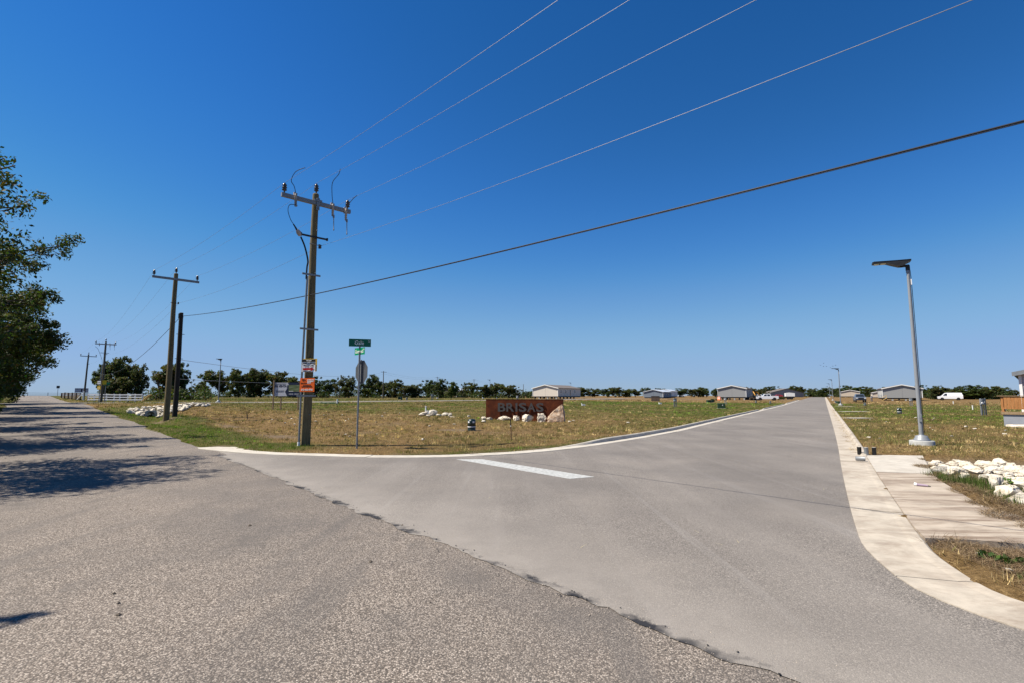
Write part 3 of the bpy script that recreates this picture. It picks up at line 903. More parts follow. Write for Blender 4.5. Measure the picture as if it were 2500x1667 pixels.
# jumpers from the line to the cutouts
def jumper(pts): MB().tube(catmull3(pts, 8), .011, 6).build('jumper', M['black'], p1)
def catmull3(P, n=8):
    P = [np.array(p, float) for p in P]; out = []
    for i in range(len(P) - 1):
        a = P[max(i - 1, 0)]; b = P[i]; c = P[i + 1]; d = P[min(i + 2, len(P) - 1)]
        for k in range(n):
            t = k / n
            out.append(tuple(.5 * (2 * b + (c - a) * t + (2 * a - 5 * b + 4 * c - d) * t * t + (3 * b - a - 3 * c + d) * t ** 3)))
    out.append(tuple(P[-1])); return out
jumper([(-.79, -.30, 8.22), (-.86, -.32, 8.45), (-.98, -.36, 8.62), (-1.04, -.9, 8.72), (-1.12, -1.9, 8.50)])
jumper([(.50, -.30, 8.20), (.40, -.42, 8.50), (.24, -.8, 8.76), (.18, -1.4, 8.84), (.01, -1.9, 8.80)])
jumper([(.99, -.30, 8.16), (1.04, -.32, 8.30), (1.10, -.6, 8.48), (1.10, -.9, 8.51)])
jumper([(-.80, -.36, 7.83), (-.98, -.33, 7.80), (-1.02, -.3, 7.60), (-.90, -.26, 7.32), (-.74, -.22, 7.16)])
m = MB(); m.tube([(-.80, -.22, 7.22), (-.70, -.2, 7.10), (-.63, -.19, 7.0)], [.02, .028, .032], 8)
m.tube(catmull3([(-.52, -.17, 6.86), (-.36, -.15, 6.55), (-.22, -.1, 6.12), (-.22, -.05, 5.9), (-.225, -.03, 5.5)], 6), .028, 8)
m.build('riser_cable', M['black'], p1)
m = MB(); m.tube([(-.66, -.2, 7.06), (-.60, -.19, 6.98), (-.54, -.17, 6.88)], [.05, .085, .05], 10)
m.build('cable_terminal', M['porc_grey'], p1)
m = MB(); m.box((-.07, -.165, 6.95), (.94, .045, .055)); m.box((-.52, -.17, 6.95), (.05, .08, .11)); m.box((.39, -.17, 6.95), (.05, .07, .09))
m.build('terminal_bracket', M['dark_metal'], p1)
m = MB(); m.tube([(-.20, -.11, 6.72), (.20, -.11, 6.70)], .012, 6); m.build('through_bolt', M['galv'], p1)
m = MB(); m.lathe([(.02, -.06), (.045, -.05), (.03, 0), (.045, .05), (.02, .06)], 10); m.box((-.03, 0, 0), (.07, .02, .15)); m.build('neutral_spool', M['porcelain'], p1, (.20, -.08, 6.68))
for z in (5.64, 3.80, 1.62):
    m = MB(); m.box((-.10, -.155, z), (.62, .035, .06)); m.build('standoff_bracket', M['galv'], p1)
m = MB(); m.tube([(-.225, .0, .02), (-.22, .0, 2.6), (-.19, -.03, 5.6)], .033, 12); m.build('riser_pipe', M['galv'], p1)
m = MB(); m.tube([(-.225, .0, -.1), (-.225, .0, .12)], .046, 12); m.build('pipe_collar', M['white_board'], p1)
for z, a in ((5.72, 1.2), (7.2, .9), (1.0, .8)):
    m = MB(); m.cyl((.02, -.13, z), (.03, -.19, z), .016, None, 8); m.build('bolt', M['galv'], p1)

def board(name, at, rz, w, h, mat, label, cat='sign', t=.008, dz=0):
    o = thing(name, at, label, cat, None, rz)
    MB().box((0, 0, h / 2), (w, t, h)).build('panel', mat, o)
    return o
def printed(parent, txt, x, z, size, mat, y=-.0075, xs=1., off=0., name='lettering', align='CENTER'):
    return link(name, text_mesh(name, txt, size, mat, .0012, xs, off, align), parent, (x, y, z))
def bars(parent, rows, mat, y=-.0075, seed=1, name='small_print'):
    """lines too small to read in the photograph: broken strokes"""
    rr = random.Random(seed); m = MB()
    for x0, x1, z, hh in rows:
        x = x0
        while x < x1 - .004:
            w = min(x1 - x, hh * rr.uniform(.6, 3.2)); m.box((x + w / 2, 0, z), (w, .0024, hh)); x += w + hh * .35
    return m.build(name, mat, parent, (0, y, 0))
# boards nailed to the pole
sx, sy = -6.89, 17.35; fr = math.radians(-10)
def front(dx, dz, off=.20): # in front of the pole, towards the street mouth
    return (sx + math.cos(fr) * dx + .37 * off, sy + math.sin(fr) * dx - .93 * off, float(lz(sx, sy)) + dz)
yb = board('yellow_board', front(.04, 2.46, .235), fr + .03, .50, .42, M['yellow'], 'yellow board half hidden behind the white arrow board on the near utility pole')
wb_ = thing('arrow_board', front(0, 2.44, .265), 'white LAND + HOME PACKAGES board with red arrow nailed to the near utility pole', 'sign', None, fr)
# slightly folded forward at both edges
m = MB(); pts = [(-.25, -.018), (0, 0), (.25, -.018)]
for (xa, ya), (xb, yb2) in zip(pts[:-1], pts[1:]):
    m.add([(xa, ya - .004, 0), (xb, yb2 - .004, 0), (xb, yb2 - .004, .42), (xa, ya - .004, .42), (xa, ya + .004, 0), (xb, yb2 + .004, 0), (xb, yb2 + .004, .42), (xa, ya + .004, .42)],
          [(0, 1, 2, 3), (5, 4, 7, 6), (3, 2, 6, 7), (1, 0, 4, 5), (0, 3, 7, 4), (2, 1, 5, 6)])
m.build('panel', M['white_board'], wb_)
MB().box((0, -.024, .378), (.50, .004, .078)).build('header_band', M['black_print'], wb_)
printed(wb_, 'TITAN', .01, .378, .06, M['white_print'], -.028, 1.1, .002)
for tx_, x_ in (('LAND', -.145), ('+', .0), ('HOME', .145)): printed(wb_, tx_, x_, .282, .068, M['black_print'], -.026, 1.05, .0015)
printed(wb_, 'PACKAGES', .01, .205, .066, M['black_print'], -.024, 1.08, .001)
m = MB(); m.prism([(-.20, .062), (.10, .062), (.10, .028), (.215, .095), (.10, .162), (.10, .128), (-.20, .128)], -.002, .002); m.build('red_arrow', M['red_print'], wb_, (0, -.024, 0))
bars(wb_, [(-.2, .08, .018, .016)], M['black_print'], -.024, 5)
ob = board('orange_board', front(-.03, 1.78, .265), fr, .53, .455, M['orange'], 'orange board with phone number 512-422-4726 nailed low on the near utility pole')
printed(ob, 'FALCON', -.125, .285, .058, M['black_print'], -.0075, 1.0, .0015)
m = MB()
for q, rr_ in enumerate((.035, .065, .095)):
    a = [math.radians(v) for v in range(20, 101, 16)]
    for u, v in zip(a[:-1], a[1:]):
        c = [(-.17 + rr_ * math.cos(w) * 1.3, .33 + rr_ * math.sin(w) * .9) for w in (u, v)]
        c2 = [(-.17 + (rr_ + .014) * math.cos(w) * 1.3, .33 + (rr_ + .014) * math.sin(w) * .9) for w in (v, u)]
        m.prism(c2 + c, -.0012, .0012)
m.build('emblem', M['black_print'], ob, (0, -.0065, 0))
bars(ob, [(.0, .235, .395, .03), (0, .225, .345, .03), (0, .14, .297, .03)], M['white_print'], -.0065, 8)
bars(ob, [(-.15, .14, .21, .026), (-.2, .19, .168, .026)], M['black_print'], -.0065, 9)
printed(ob, '512-422-4726', 0, .068, .076, M['white_print'], -.0075, .98, .003)

# the next poles up the road
def line_pole(x, y, h, label, mat, arm=True, grey=False, r=.165, lean=0, cut=False):
    o = thing('utility_pole', G3(x, y), label, 'utility pole', 'utility poles along the old road', ARM)
    if lean: o.rotation_euler = (0, lean, ARM)
    pole_shaft(o, h, r, r * .68, mat, 14)
    if arm:
        MB().box((0, -.15, h - .36), (2.42, .10, .13)).build('crossarm', M['grey_mid'], o)
        insulator(o, -1.12, -.15, h - .22, 1.35); insulator(o, 1.10, -.15, h - .22, 1.35); insulator(o, .0, 0, h + .12, 1.35)
        m = MB(); m.tube([(-.2, -.1, h - 1.8), (.22, -.1, h - 1.8)], .014, 6); m.lathe([(.03, h - 1.85), (.045, h - 1.8), (.03, h - 1.72)], 8, Matrix.Translation((.2, -.1, 0)))
        m.build('neutral_spool', M['porcelain'], o)
    if cut:
        cutout(o, -.75, h - .3); cutout(o, .45, h - .3, True); cutout(o, .95, h - .3, True)
        m = MB(); m.tube(catmull3([(-1.2, -.2, h - .75), (-.9, -.2, h - 1.0), (-.6, -.2, h - 1.7), (-.3, -.18, h - 2.6), (-.24, -.18, h - 3.2)], 6), .02, 6); m.build('riser_cable', M['black'], o)
        MB().box((-.05, -.15, h - 1.6), (1.0, .05, .06)).build('terminal_bracket', M['dark_metal'], o)
        m = MB(); m.tube([(-.27, -.15, 0), (-.25, -.14, h - 3.2)], .05, 8); m.build('riser_pipe', M['galv'], o)
    return o
P2 = (-20.4, 30.5)
line_pole(*P2, 8.75, 'second wooden utility pole with crossarm, beside a shorter black pole', M['pole_wood'])
bp = thing('utility_pole', G3(-20.95, 32.1), 'short dark tarred pole without crossarm beside the second utility pole', 'utility pole', None, ARM)
pole_shaft(bp, 6.45, .145, .115, M['pole_black'], 14)
m = MB(); m.tube([(-.16, -.1, 6.2), (.1, -.12, 6.2)], .025, 6); m.box((-.15, -.08, 6.25), (.06, .05, .3))
m.build('cable_clamp', M['dark_metal'], bp)
for z in (5.1, 3.6):
    m = MB(); m.tube([(-.22, -.1, z), (.22, -.1, z)], .018, 6); m.build('through_bolt', M['dark_metal'], bp)
P3 = (-58.6, 73.5)
p3 = line_pole(*P3, 8.6, 'distant utility pole with three hanging cutouts and small coloured boards, by the white rail fence', M['pole_grey'], cut=True)
P4 = (-79.0, 95.0)
line_pole(*P4, 8.4, 'farthest leaning utility pole with crossarm beside the old road', M['pole_grey'], lean=math.radians(1.2))
for dz, dx, mt, lab in ((2.75, -.15, 'white_board', 'small white board nailed to the distant pole by the white fence'), (2.0, -.12, 'yellow', 'small yellow board nailed low on the distant pole by the white fence')):
    b = board('small_board', (P3[0] - .1 + dx, P3[1] - .32, float(lz(*P3)) + dz - .2), fr, .55, .45, M[mt], lab)
    bars(b, [(-.2, .2, .22, .07)], M['black_print'] if mt == 'white_board' else M['white_print'], -.0065, 4)
b = board('small_board', (P3[0] + .42, P3[1] - .2, float(lz(*P3)) + 2.5), fr + .5, .5, .6, M['yellow'], 'yellow board turned sideways on the distant pole by the white fence')

# ------------------------------------------------------------------ overhead wires
def at_pole(P, x, z, y=-.15):
    c, s = math.cos(ARM), math.sin(ARM)
    return np.array([P[0] + c * x - s * y, P[1] + s * x + c * y, float(lz(*P)) + z])
def span(A, B, sag, n=26):
    t = np.linspace(0, 1, n)[:, None]
    p = A + (B - A) * t; p[:, 2] -= 4 * sag * (t[:, 0] * (1 - t[:, 0])); return p
def wire(name, spans, r, mat, label, group=None, n=5):
    pts = np.vstack([s if i == 0 else s[1:] for i, s in enumerate(spans)])
    m = MB(); m.tube([tuple(p) for p in pts], r, n); return tag(m.build(name, mat), label, 'cable', group)
M['wire'] = plain("bare_conductor", (.22, .22, .23), .5, .4, .05)
P1 = (-6.89, 17.35); P0 = (P1[0] + .684 * 50, P1[1] - .729 * 50)
def z0(P): return float(lz(*P))
for x, z1, z2, sg, lab in ((-1.12, 8.56, 8.78, 1.04, 'outer left'), (0.0, 8.90, 9.12, 1.10, 'centre'), (1.10, 8.56, 8.78, 1.02, 'outer right'), (.24, 6.72, 6.98, 1.08, 'low neutral')):
    z1 *= 1.017
    A = at_pole(P1, x, z1); B = at_pole(P2, x, z2); Cc = at_pole(P3, x, z2 - .12); D = at_pole(P4, x, z2 - .35)
    Z = at_pole(P0, x, z1); Z[2] = A[2]
    wire('overhead_wire', [span(Z, A, sg), span(A, B, .22, 10), span(B, Cc, .9, 20), span(Cc, D, .3, 8)], .0042, M['wire'],
         {'outer left': 'bare overhead wire on the left insulators of the crossarms', 'centre': 'bare overhead wire on the pole top insulators',
          'outer right': 'bare overhead wire on the right insulators of the crossarms', 'low neutral': 'bare overhead wire attached lowest on the poles below the crossarms'}[lab], 'bare wires of the pole line')
t = np.linspace(0, 108, 60); pts = []
bz = 6.30
for q in t:
    x, y = RP(18.9 - q, -2.55); pts.append((x, y, z0((-20.95, 32.1)) + bz - .0952 * q + .00084 * q * q))
m = MB(); m.tube(pts, .0105, 6); m.tube([(p[0], p[1], p[2] - .017) for p in pts], .005, 5)
tag(m.build('overhead_cable', M['black']), 'thick black cable running from the short dark pole up across the street', 'cable')
E_ = np.array([-20.95, 32.1, z0((-20.95, 32.1)) + 6.28]); F_ = np.array([RP(80, -2.6)[0], RP(80, -2.6)[1], 5.4])
wire('overhead_cable', [span(E_, F_, 1.75, 24)], .016, M['black'], 'black cable sagging from the short dark pole towards the far trees on the left')
fps = [(935, 149, 905), (1067, 204, 919), (1157, 224, 925), (1278, 250, 937)]
prev = np.array([-20.95, 32.1, z0((-20.95, 32.1)) + 3.55])
far_pts = [prev]
for px, y, ty in fps:
    x, y = loc(px, y); g = z0((x, y)); h = 1.7 + (965 - ty) / 1250 * y - g
    o = thing('utility_pole', (x, y, g), {935: 'thin far pole rising before the tree line right of the street name post', 1067: 'thin far pole above the trees left of the rusty sign', 1157: 'thin far pole left of the tall far lamp above the rusty sign', 1278: 'short far pole left of the cream house'}[px], 'utility pole', 'thin poles along the far tree line', ARM)
    pole_shaft(o, h, .16, .10, M['pole_grey'], 8)
    MB().box((0, -.12, h - .3), (1.9 if px != 1278 else .3, .08, .1)).build('crossarm', M['grey_mid'], o)
    if px == 1278: MB().box((0, 0, h * .35), (1.6, .5, .35)).build('platform', M['dark_metal'], o)
    far_pts.append(np.array([x, y, g + h - .25]))
for dz, lab in ((0, 'upper thin wire stretching from the short dark pole along the far tree line'), (-.55, 'lower thin wire stretching from the short dark pole along the far tree line')):
    sp = [span(a + np.array([0, 0, dz if i else dz * 2.2]), b + np.array([0, 0, dz]), 1.2 if i == 0 else .8, 16) for i, (a, b) in enumerate(zip(far_pts[:-1], far_pts[1:]))]
    wire('overhead_wire', sp, .012, M['grey_mid'], lab, None, 4)
A = np.array([*RP(14, 40), 9.0])

# ------------------------------------------------------------------ street name post
gx0, gy0 = -4.88, 16.35
sp = thing('street_sign', G3(gx0, gy0), 'street name post with Gale and Gooseneck blades and the back of a stop sign', 'street sign')
m = MB(); m.cyl((0, 0, -.2), (0, 0, 3.0), .030, None, 12); m.build('post', M['galv'], sp)
def blade_sign(z, ang, w, h, mat, txt, suffix, xs, tz=0, light=False):
    m = MB(); m.box((0, 0, 0), (w, .006, h), 0, None, 0); o = m.build('name_blade', mat, sp, (0, 0, z), ang)
    printed(o, txt, -.02, -.005, h * .74, M['white_print'], -.0055, xs, .001)
    printed(o, suffix, w * .42, h * .22, h * .32, M['white_print'], -.0055, .9)
    return o
blade_sign(3.34, math.radians(16), .68, .225, M['green_sign'], 'Gale', 'Dr', .95)
blade_sign(3.08, math.radians(-44), .62, .225, M['green_sign_light'], 'Gooseneck', 'Rd', .66)
m = MB(); m.cyl((0, 0, 3.0), (0, 0, 3.05), .038, None, 10); m.box((0, -.0, 3.2), (.05, .03, .09)); m.box((0, -.012, 2.96), (.03, .03, .12)); m.tube([(.012, -.01, 2.98), (.02, -.02, 3.1), (0, 0, 3.22)], .016, 6)
m.build('blade_bracket', M['grey_mid'], sp)
oc = []
for q in range(8):
    a = math.pi / 8 + q * math.pi / 4; oc.append((.395 * math.cos(a), .395 * math.sin(a)))
m = MB(); m.prism(oc, -.003, .003); st = m.build('stop_plate', M['sign_back'], sp, (.055, .075, 2.42), math.radians(-44))
m = MB(); m.box((0, -.02, 0), (.045, .03, .78)); m.build('stiffener', M['galv'], st)
for z in (.33, -.33):
    m = MB(); m.box((0, -.05, z), (.10, .05, .03)); m.cyl((0, -.055, z), (0, -.085, z), .012, None, 8); m.build('clamp', M['galv'], st)
for z in (.4, .8, 1.2, 1.55):
    m = MB(); m.cyl((0, -.028, z), (0, -.034, z), .007, None, 6); m.build('hole_plug', M['dark_metal'], sp)

# ------------------------------------------------------------------ for-sale hoarding
hx, hy = loc(697, 44.0)
hb = thing('hoarding', G3(hx, hy), 'EN VENTA hoarding with pale arrow panel on three timber posts behind the near utility pole', 'sign', None, math.radians(-8))
def lx(px): return (px - 697) / 1257 * 44
ztop = 1.7 + (965 - 933) / 1250 * 44 - float(lz(hx, hy)); zbot = 1.7 + (965 - 966) / 1250 * 44 - float(lz(hx, hy))
w0, w1 = lx(667), lx(731)
MB().box(((w0 + w1) / 2, 0, (ztop + zbot) / 2), (w1 - w0, .03, ztop - zbot)).build('panel', M['navy'], hb)
mid = w0 + (w1 - w0) * .54; H_ = ztop - zbot
m = MB(); m.prism([(w0 + .01, zbot + .01), (mid, zbot + .01), (mid - .22, zbot + H_ * .32), (mid - .04, zbot + H_ * .55), (mid - .04, zbot + H_ * .8), (mid + .12, zbot + H_ * .82), (mid, ztop - .01), (w0 + .01, ztop - .01)], -.0195, -.0155)
m.build('pale_panel', M['grey_board'], hb)
printed(hb, 'EN VENTA', (w0 + mid) / 2 - .03, zbot + H_ * .73, .27, M['navy'], -.022, .86, .012)
bars(hb, [(w0 + .05, mid - .15, zbot + H_ * .90, .06)], M['navy'], -.0215, 11)
bars(hb, [(w0 + .1, mid - .28, zbot + H_ * .39, .055), (w0 + .2, mid - .32, zbot + H_ * .31, .055)], M['navy'], -.0215, 12)
MB().box((mid + .62, -.018, zbot + H_ * .58), (1.02, .005, H_ * .48)).build('picture', M['photo'], hb)
bars(hb, [(mid + .15, mid + .55, zbot + H_ * .16, .06), (mid + .65, mid + 1.05, zbot + H_ * .16, .06)], M['grey_board'], -.0165, 13)
bars(hb, [(mid + .15, mid + .55, zbot + H_ * .36, .05)], M['white_print'], -.0225, 15)
for px, zt in ((666, ztop + .2), (684.5, zbot + .1), (730, ztop + .05)):
    MB().box((lx(px), -.05 if px == 666 else .05, zt / 2 - .1), (.09, .09, zt + .2)).build('post', M['post_wood'], hb)

# ------------------------------------------------------------------ stones
def rock_mesh(name, seed, n=22, sub=1, rough=.10, pts=None, mat=None, flat=.0):
    rr = random.Random(seed); bm = bmesh.new()
    if pts is None:
        pts = []
        for _ in range(n):
            v = Vector((rr.gauss(0, 1), rr.gauss(0, 1), rr.gauss(0, 1))).normalized() * rr.uniform(.8, 1.05)
            v.z = max(-.55, min(.8, v.z)); pts.append(v * .5)
    for p in pts: bm.verts.new(p)
    bmesh.ops.convex_hull(bm, input=bm.verts)
    bmesh.ops.delete(bm, geom=[v for v in bm.verts if not v.link_faces], context='VERTS')
    bmesh.ops.subdivide_edges(bm, edges=bm.edges, cuts=1, use_grid_fill=True, smooth=.12)
    if sub > 1: bmesh.ops.subdivide_edges(bm, edges=bm.edges, cuts=1, use_grid_fill=True, smooth=.05)
    bmesh.ops.triangulate(bm, faces=bm.faces)
    for v in bm.verts:
        k = Vector((rr.uniform(-1, 1), rr.uniform(-1, 1), rr.uniform(-1, 1))) * rough * .35
        v.co += k * (1.0 if sub == 1 else .8)
    bmesh.ops.recalc_face_normals(bm, faces=bm.faces)
    me = bpy.data.meshes.new(name); bm.to_mesh(me); bm.free()
    me.materials.append(mat or M['lime'])
    return me
def stone(name, me, at, scale, rot, label, group=None, cat='rock'):
    o = link(name, me, None, at); o.scale = scale; o.rotation_euler = rot
    return tag(o, label, cat, group)

# rusty sign wall and its stones
bx_, by_ = .78, 33.15; brz = math.radians(-13)
bs = thing('sign_wall', G3(bx_, by_), 'long rust brown steel sign reading BRISAS in the field', 'sign', None, brz)
MB().box((0, 0, .62), (5.04, .20, 1.44), 0, None, .0).build('panel', M['rust'], bs)
m = MB(); m.box((0, 0, 1.344), (5.07, .225, .012)); m.build('top_edge', M['rust'], bs)
xx = -1.72
for ch, w in (('B', .55), ('R', .55), ('I', .24), ('S', .54), ('A', .56), ('S', .52)):
    me = text_mesh('letter', ch, .76, M['sign_back_dark'] if 'sign_back_dark' in M else plain("letter_steel", (.085, .08, .078), .5, .3, .1), .018, 1.0, .016)
    M.setdefault('sign_back_dark', me.materials[0])
    xs = [v.co.x for v in me.vertices]; c = (max(xs) + min(xs)) / 2; ww = max(xs) - min(xs)
    me.transform(Matrix.Scale((w - .035) / ww if ch != 'I' else 1.15, 4, (1, 0, 0)) @ Matrix.Translation((-c, 0, 0)))
    link('letter', me, bs, (xx + w / 2, -.155, .80)); xx += w + .015
def off_sign(px, d=.55):
    y = 33.0 - d + (1280 - px) * .0055
    x, y = loc(px, y); return x, y
GRK = 'limestone boulders along the foot of the rusty sign'
big = [Vector(p) for p in [(-.52, -.25, -.2), (-.54, .2, -.2), (.5, -.28, -.2), (.54, .22, -.2), (-.50, -.1, .32), (-.36, .16, .38), (-.2, -.2, .52), (.22, -.12, .96), (.40, .05, 1.06), (.34, .14, 1.0), (.48, -.1, .78), (.53, .1, .6), (.5, -.26, .25), (-.46, -.22, .12)]]
x, y = off_sign(1357)
stone('boulder', rock_mesh('boulder', 3, pts=big, sub=2, rough=.10, mat=M['lime_red']), G3(x, y), (1, 1, 1), (0, 0, -.15), 'tallest pointed reddish limestone boulder at the right end of the rusty sign', GRK)
for i, (px, w, h, lab) in enumerate(((1322, .70, .62, 'steep pale limestone boulder left of the tallest one at the rusty sign'), (1288, .98, .50, 'broad rounded limestone boulder in the middle of the row at the rusty sign'),
        (1258, .55, .36, 'small limestone boulder left of the broad one at the rusty sign'), (1231, .9, .33, 'long low limestone boulder below the letter B of the rusty sign'),
        (1196, .42, .22, 'flat limestone rock at the left foot of the rusty sign'), (1181, .36, .26, 'leftmost limestone rock beyond the left end of the rusty sign'))):
    x, y = off_sign(px)
    stone('boulder', rock_mesh('boulder', 20 + i, sub=2, rough=.17, mat=M['lime'], n=18), G3(x, y, h * .30), (w * 1.05, .6 * w + .15, h * 1.35), (0, 0, R.uniform(-.4, .4)), lab, GRK)
for px, y_, s_, lab in ((1181, 30.8, .32, 'pale rubble stone in front of the left end of the rusty sign'), (1399, 33.2, .2, 'small white stone right of the rusty sign'), (1390, 31.2, .22, 'small dark edged stone right of the boulders at the rusty sign'), (1532, 30.5, .24, 'small white stone alone in the grass near the street kerb')):
    x, y = loc(px, y_)
    stone('stone', rock_mesh('stone', int(px), mat=M['lime_white']), G3(x, y, .05), (s_, s_ * .8, s_ * .6), (0, 0, .4), lab)
# second little pile
GP = 'limestone rocks piled in the middle of the field'
for i, (px, py, w, h, tilt, lab) in enumerate(((1034, 1008, .92, .30, -.33, 'long tilted limestone rock at the left of the field pile'), (1058, 1006, .66, .50, 0, 'pyramid shaped limestone rock in the middle of the field pile'), (1072, 1009, .42, .2, 0, 'low limestone rock wedged between the two largest rocks of the field pile'),
        (1088, 1007, .66, .28, -.1, 'slab like limestone rock on the right of the field pile'), (1100, 1011, .32, .32, .1, 'upright small limestone rock at the right end of the field pile'), (1103, 1016, .5, .07, 0, 'thin flat stone lying before the right end of the field pile'), (1046, 1013, .3, .14, 0, 'little yellowish rock at the front of the field pile'), (1145, 1008, .26, .12, 0, 'single white stone between field pile and rusty sign'))):
    y_ = 36.6 + (1010 - py) * .15
    x, y = loc(px, y_)
    stone('rock', rock_mesh('rock', 50 + i, mat=M['lime_white'], sub=2 if i < 5 else 1), G3(x, y, h * .3), (w, w * .6, h * 1.3), (0, tilt, R.uniform(-.3, .3)), lab, GP)
# pale fragments strewn over the field
frag = [rock_mesh('fragment', 300 + q, n=12, mat=M['lime_white']) for q in range(4)]
for i in range(46):
    px = R.choice([R.uniform(640, 1240), R.uniform(700, 1150), R.uniform(2100, 2480)]); y_ = R.uniform(19, 40)
    x, y = loc(px, y_)
    if in_road(np.array([x]), np.array([y]))[0]: continue
    s_ = R.uniform(.07, .2)
    stone('stone_fragment', frag[i % 4], G3(x, y, .03), (s_ * 1.4, s_, s_ * .6), (0, 0, R.uniform(0, 3)), 'pale limestone fragment lying loose in the mown field', 'limestone fragments strewn over the field')
# riprap beside the apron
rip = [rock_mesh('riprap_stone', 400 + q, n=20, mat=M['lime_white'] if q % 3 else M['lime'], sub=2) for q in range(9)]
rp_poly = [(10.35, 13.35), (11.0, 14.05), (12.1, 14.2), (13.9, 12.8), (13.6, 9.6), (10.5, 6.3), (7.6, 6.9), (8.25, 8.35), (9.55, 10.55)]
placed = []
tries = 0
while len(placed) < 225 and tries < 14000:
    tries += 1
    x = R.uniform(7.2, 14.2); y = R.uniform(6.2, 14.4)
    s_ = R.choice([.16, .2, .26, .34, .42, .5]) * R.uniform(.85, 1.2) * (1.0 if tries < 2600 else .55)
    if not inside(np.array([x]), np.array([y]), rp_poly)[0]: continue
    if inside(np.array([x]), np.array([y]), [(9.3, 10.9), (10.4, 11.9), (9.7, 9.9), (8.9, 9.2)])[0]: continue
    if any((x - a) ** 2 + (y - b) ** 2 < (.36 * (s_ + c)) ** 2 for a, b, c in placed): continue
    placed.append((x, y, s_))
    stone('riprap_stone', rip[len(placed) % 9], G3(x, y, s_ * .06), (s_ * R.uniform(1.0, 1.5), s_ * R.uniform(.85, 1.1), s_ * R.uniform(.7, .95)), (R.uniform(-.25, .25), R.uniform(-.25, .25), R.uniform(0, 6.3)),
          ('large slab like white riprap stone beside the concrete apron' if s_ > .40 else 'medium chunky white riprap stone beside the concrete apron' if s_ > .24 else 'small white riprap stone filling gaps beside the concrete apron'), 'riprap stones beside the concrete apron')
stone('riprap_stone', rip[1], G3(9.55, 10.35, .10), (.34, .3, .42), (0, 0, 1), 'lone yellowish stone in the green weeds at the edge of the apron', 'riprap stones beside the concrete apron')

# culvert with its riprap
cx, cy = RP(27.2, -2.5)
cu = thing('culvert', (cx, cy, float(T(cx, cy)) - .50), 'square concrete culvert headwall with dark round pipe in the ditch', 'culvert', None, math.radians(30))
cu.scale = (.62, .62, .62)
m = MB(); n_ = 20
ring = [(.40 * math.cos(2 * math.pi * k / n_), .47 + .40 * math.sin(2 * math.pi * k / n_)) for k in range(n_)]
out = []
for k in range(n_):
    a = 2 * math.pi * k / n_; c, s = math.cos(a), math.sin(a); q = 1 / max(abs(c), abs(s))
    out.append((c * q * .60, .47 + s * q * .56))
for y_, fl in ((0, 0), (.22, 1)):
    m.add([(x, y_, z) for x, z in ring + out], [((k, (k + 1) % n_, n_ + (k + 1) % n_, n_ + k) if not fl else (n_ + k, n_ + (k + 1) % n_, (k + 1) % n_, k)) for k in range(n_)])
m.add([(x, 0, z) for x, z in out] + [(x, .22, z) for x, z in out], [(k, (k + 1) % n_, n_ + (k + 1) % n_, n_ + k) for k in range(n_)])
m.add([(x, 0, z) for x, z in ring] + [(x, 3.5, z) for x, z in ring], [(n_ + k, n_ + (k + 1) % n_, (k + 1) % n_, k) for k in range(n_)])
m.build('headwall', M['concrete_pier'], cu)
m = MB()
m.add([(.60, -.0, -.1), (.95, -.95, -.1), (.95, -.95, .12), (.60, 0, 1.02), (.72, 0, -.1), (1.07, -.95, -.1), (1.07, -.95, .12), (.72, 0, 1.02)], [(0, 1, 2, 3), (5, 4, 7, 6), (3, 2, 6, 7), (1, 5, 6, 2), (4, 0, 3, 7)])
m.build('wing_wall', M['concrete_white'], cu)
m = MB(); m.add([(.40 * math.cos(2 * math.pi * k / n_), 3.3, .47 + .40 * math.sin(2 * math.pi * k / n_)) for k in range(n_)], [tuple(range(n_))]); m.build('pipe', M['shadow_gap'], cu)  # black disc closing the bore, the inner shade put into its colour
cnt = 0
small = [rock_mesh('riprap_stone', 500 + q, n=14, mat=M['lime_white']) for q in range(6)]
tries = 0; put = []
while cnt < 120 and tries < 6000:
    tries += 1
    u = R.choice([R.uniform(-1.5, 2.3), R.uniform(-1.5, 2.3), R.uniform(-1.5, 2.3), R.uniform(2.3, 3.6)]); v = R.uniform(-1.2, 3.0) if u < 2.3 else R.uniform(2.0, 3.0)
    if v < -.9 + .35 * abs(u) ** 1.1 or v > 2.2 + .2 * u: continue
    c, s = math.cos(math.radians(30)), math.sin(math.radians(30))
    x = cx + u * c - v * s; y = cy + u * s + v * c
    if -.5 < u < .5 and v < .2: continue
    if in_road(np.array([x]), np.array([y]))[0]: continue
    s_ = R.uniform(.26, .46)
    if any((x - a_) ** 2 + (y - b_) ** 2 < (.40 * (s_ + c_)) ** 2 for a_, b_, c_ in put): continue
    put.append((x, y, s_)); cnt += 1
    stone('riprap_stone', small[cnt % 6], G3(x, y, s_ * .18), (s_ * 1.3, s_, s_ * .85), (R.uniform(-.4, .4), R.uniform(-.4, .4), R.uniform(0, 6)),
          'white limestone riprap stone heaped round the culvert', 'riprap stones round the culvert')

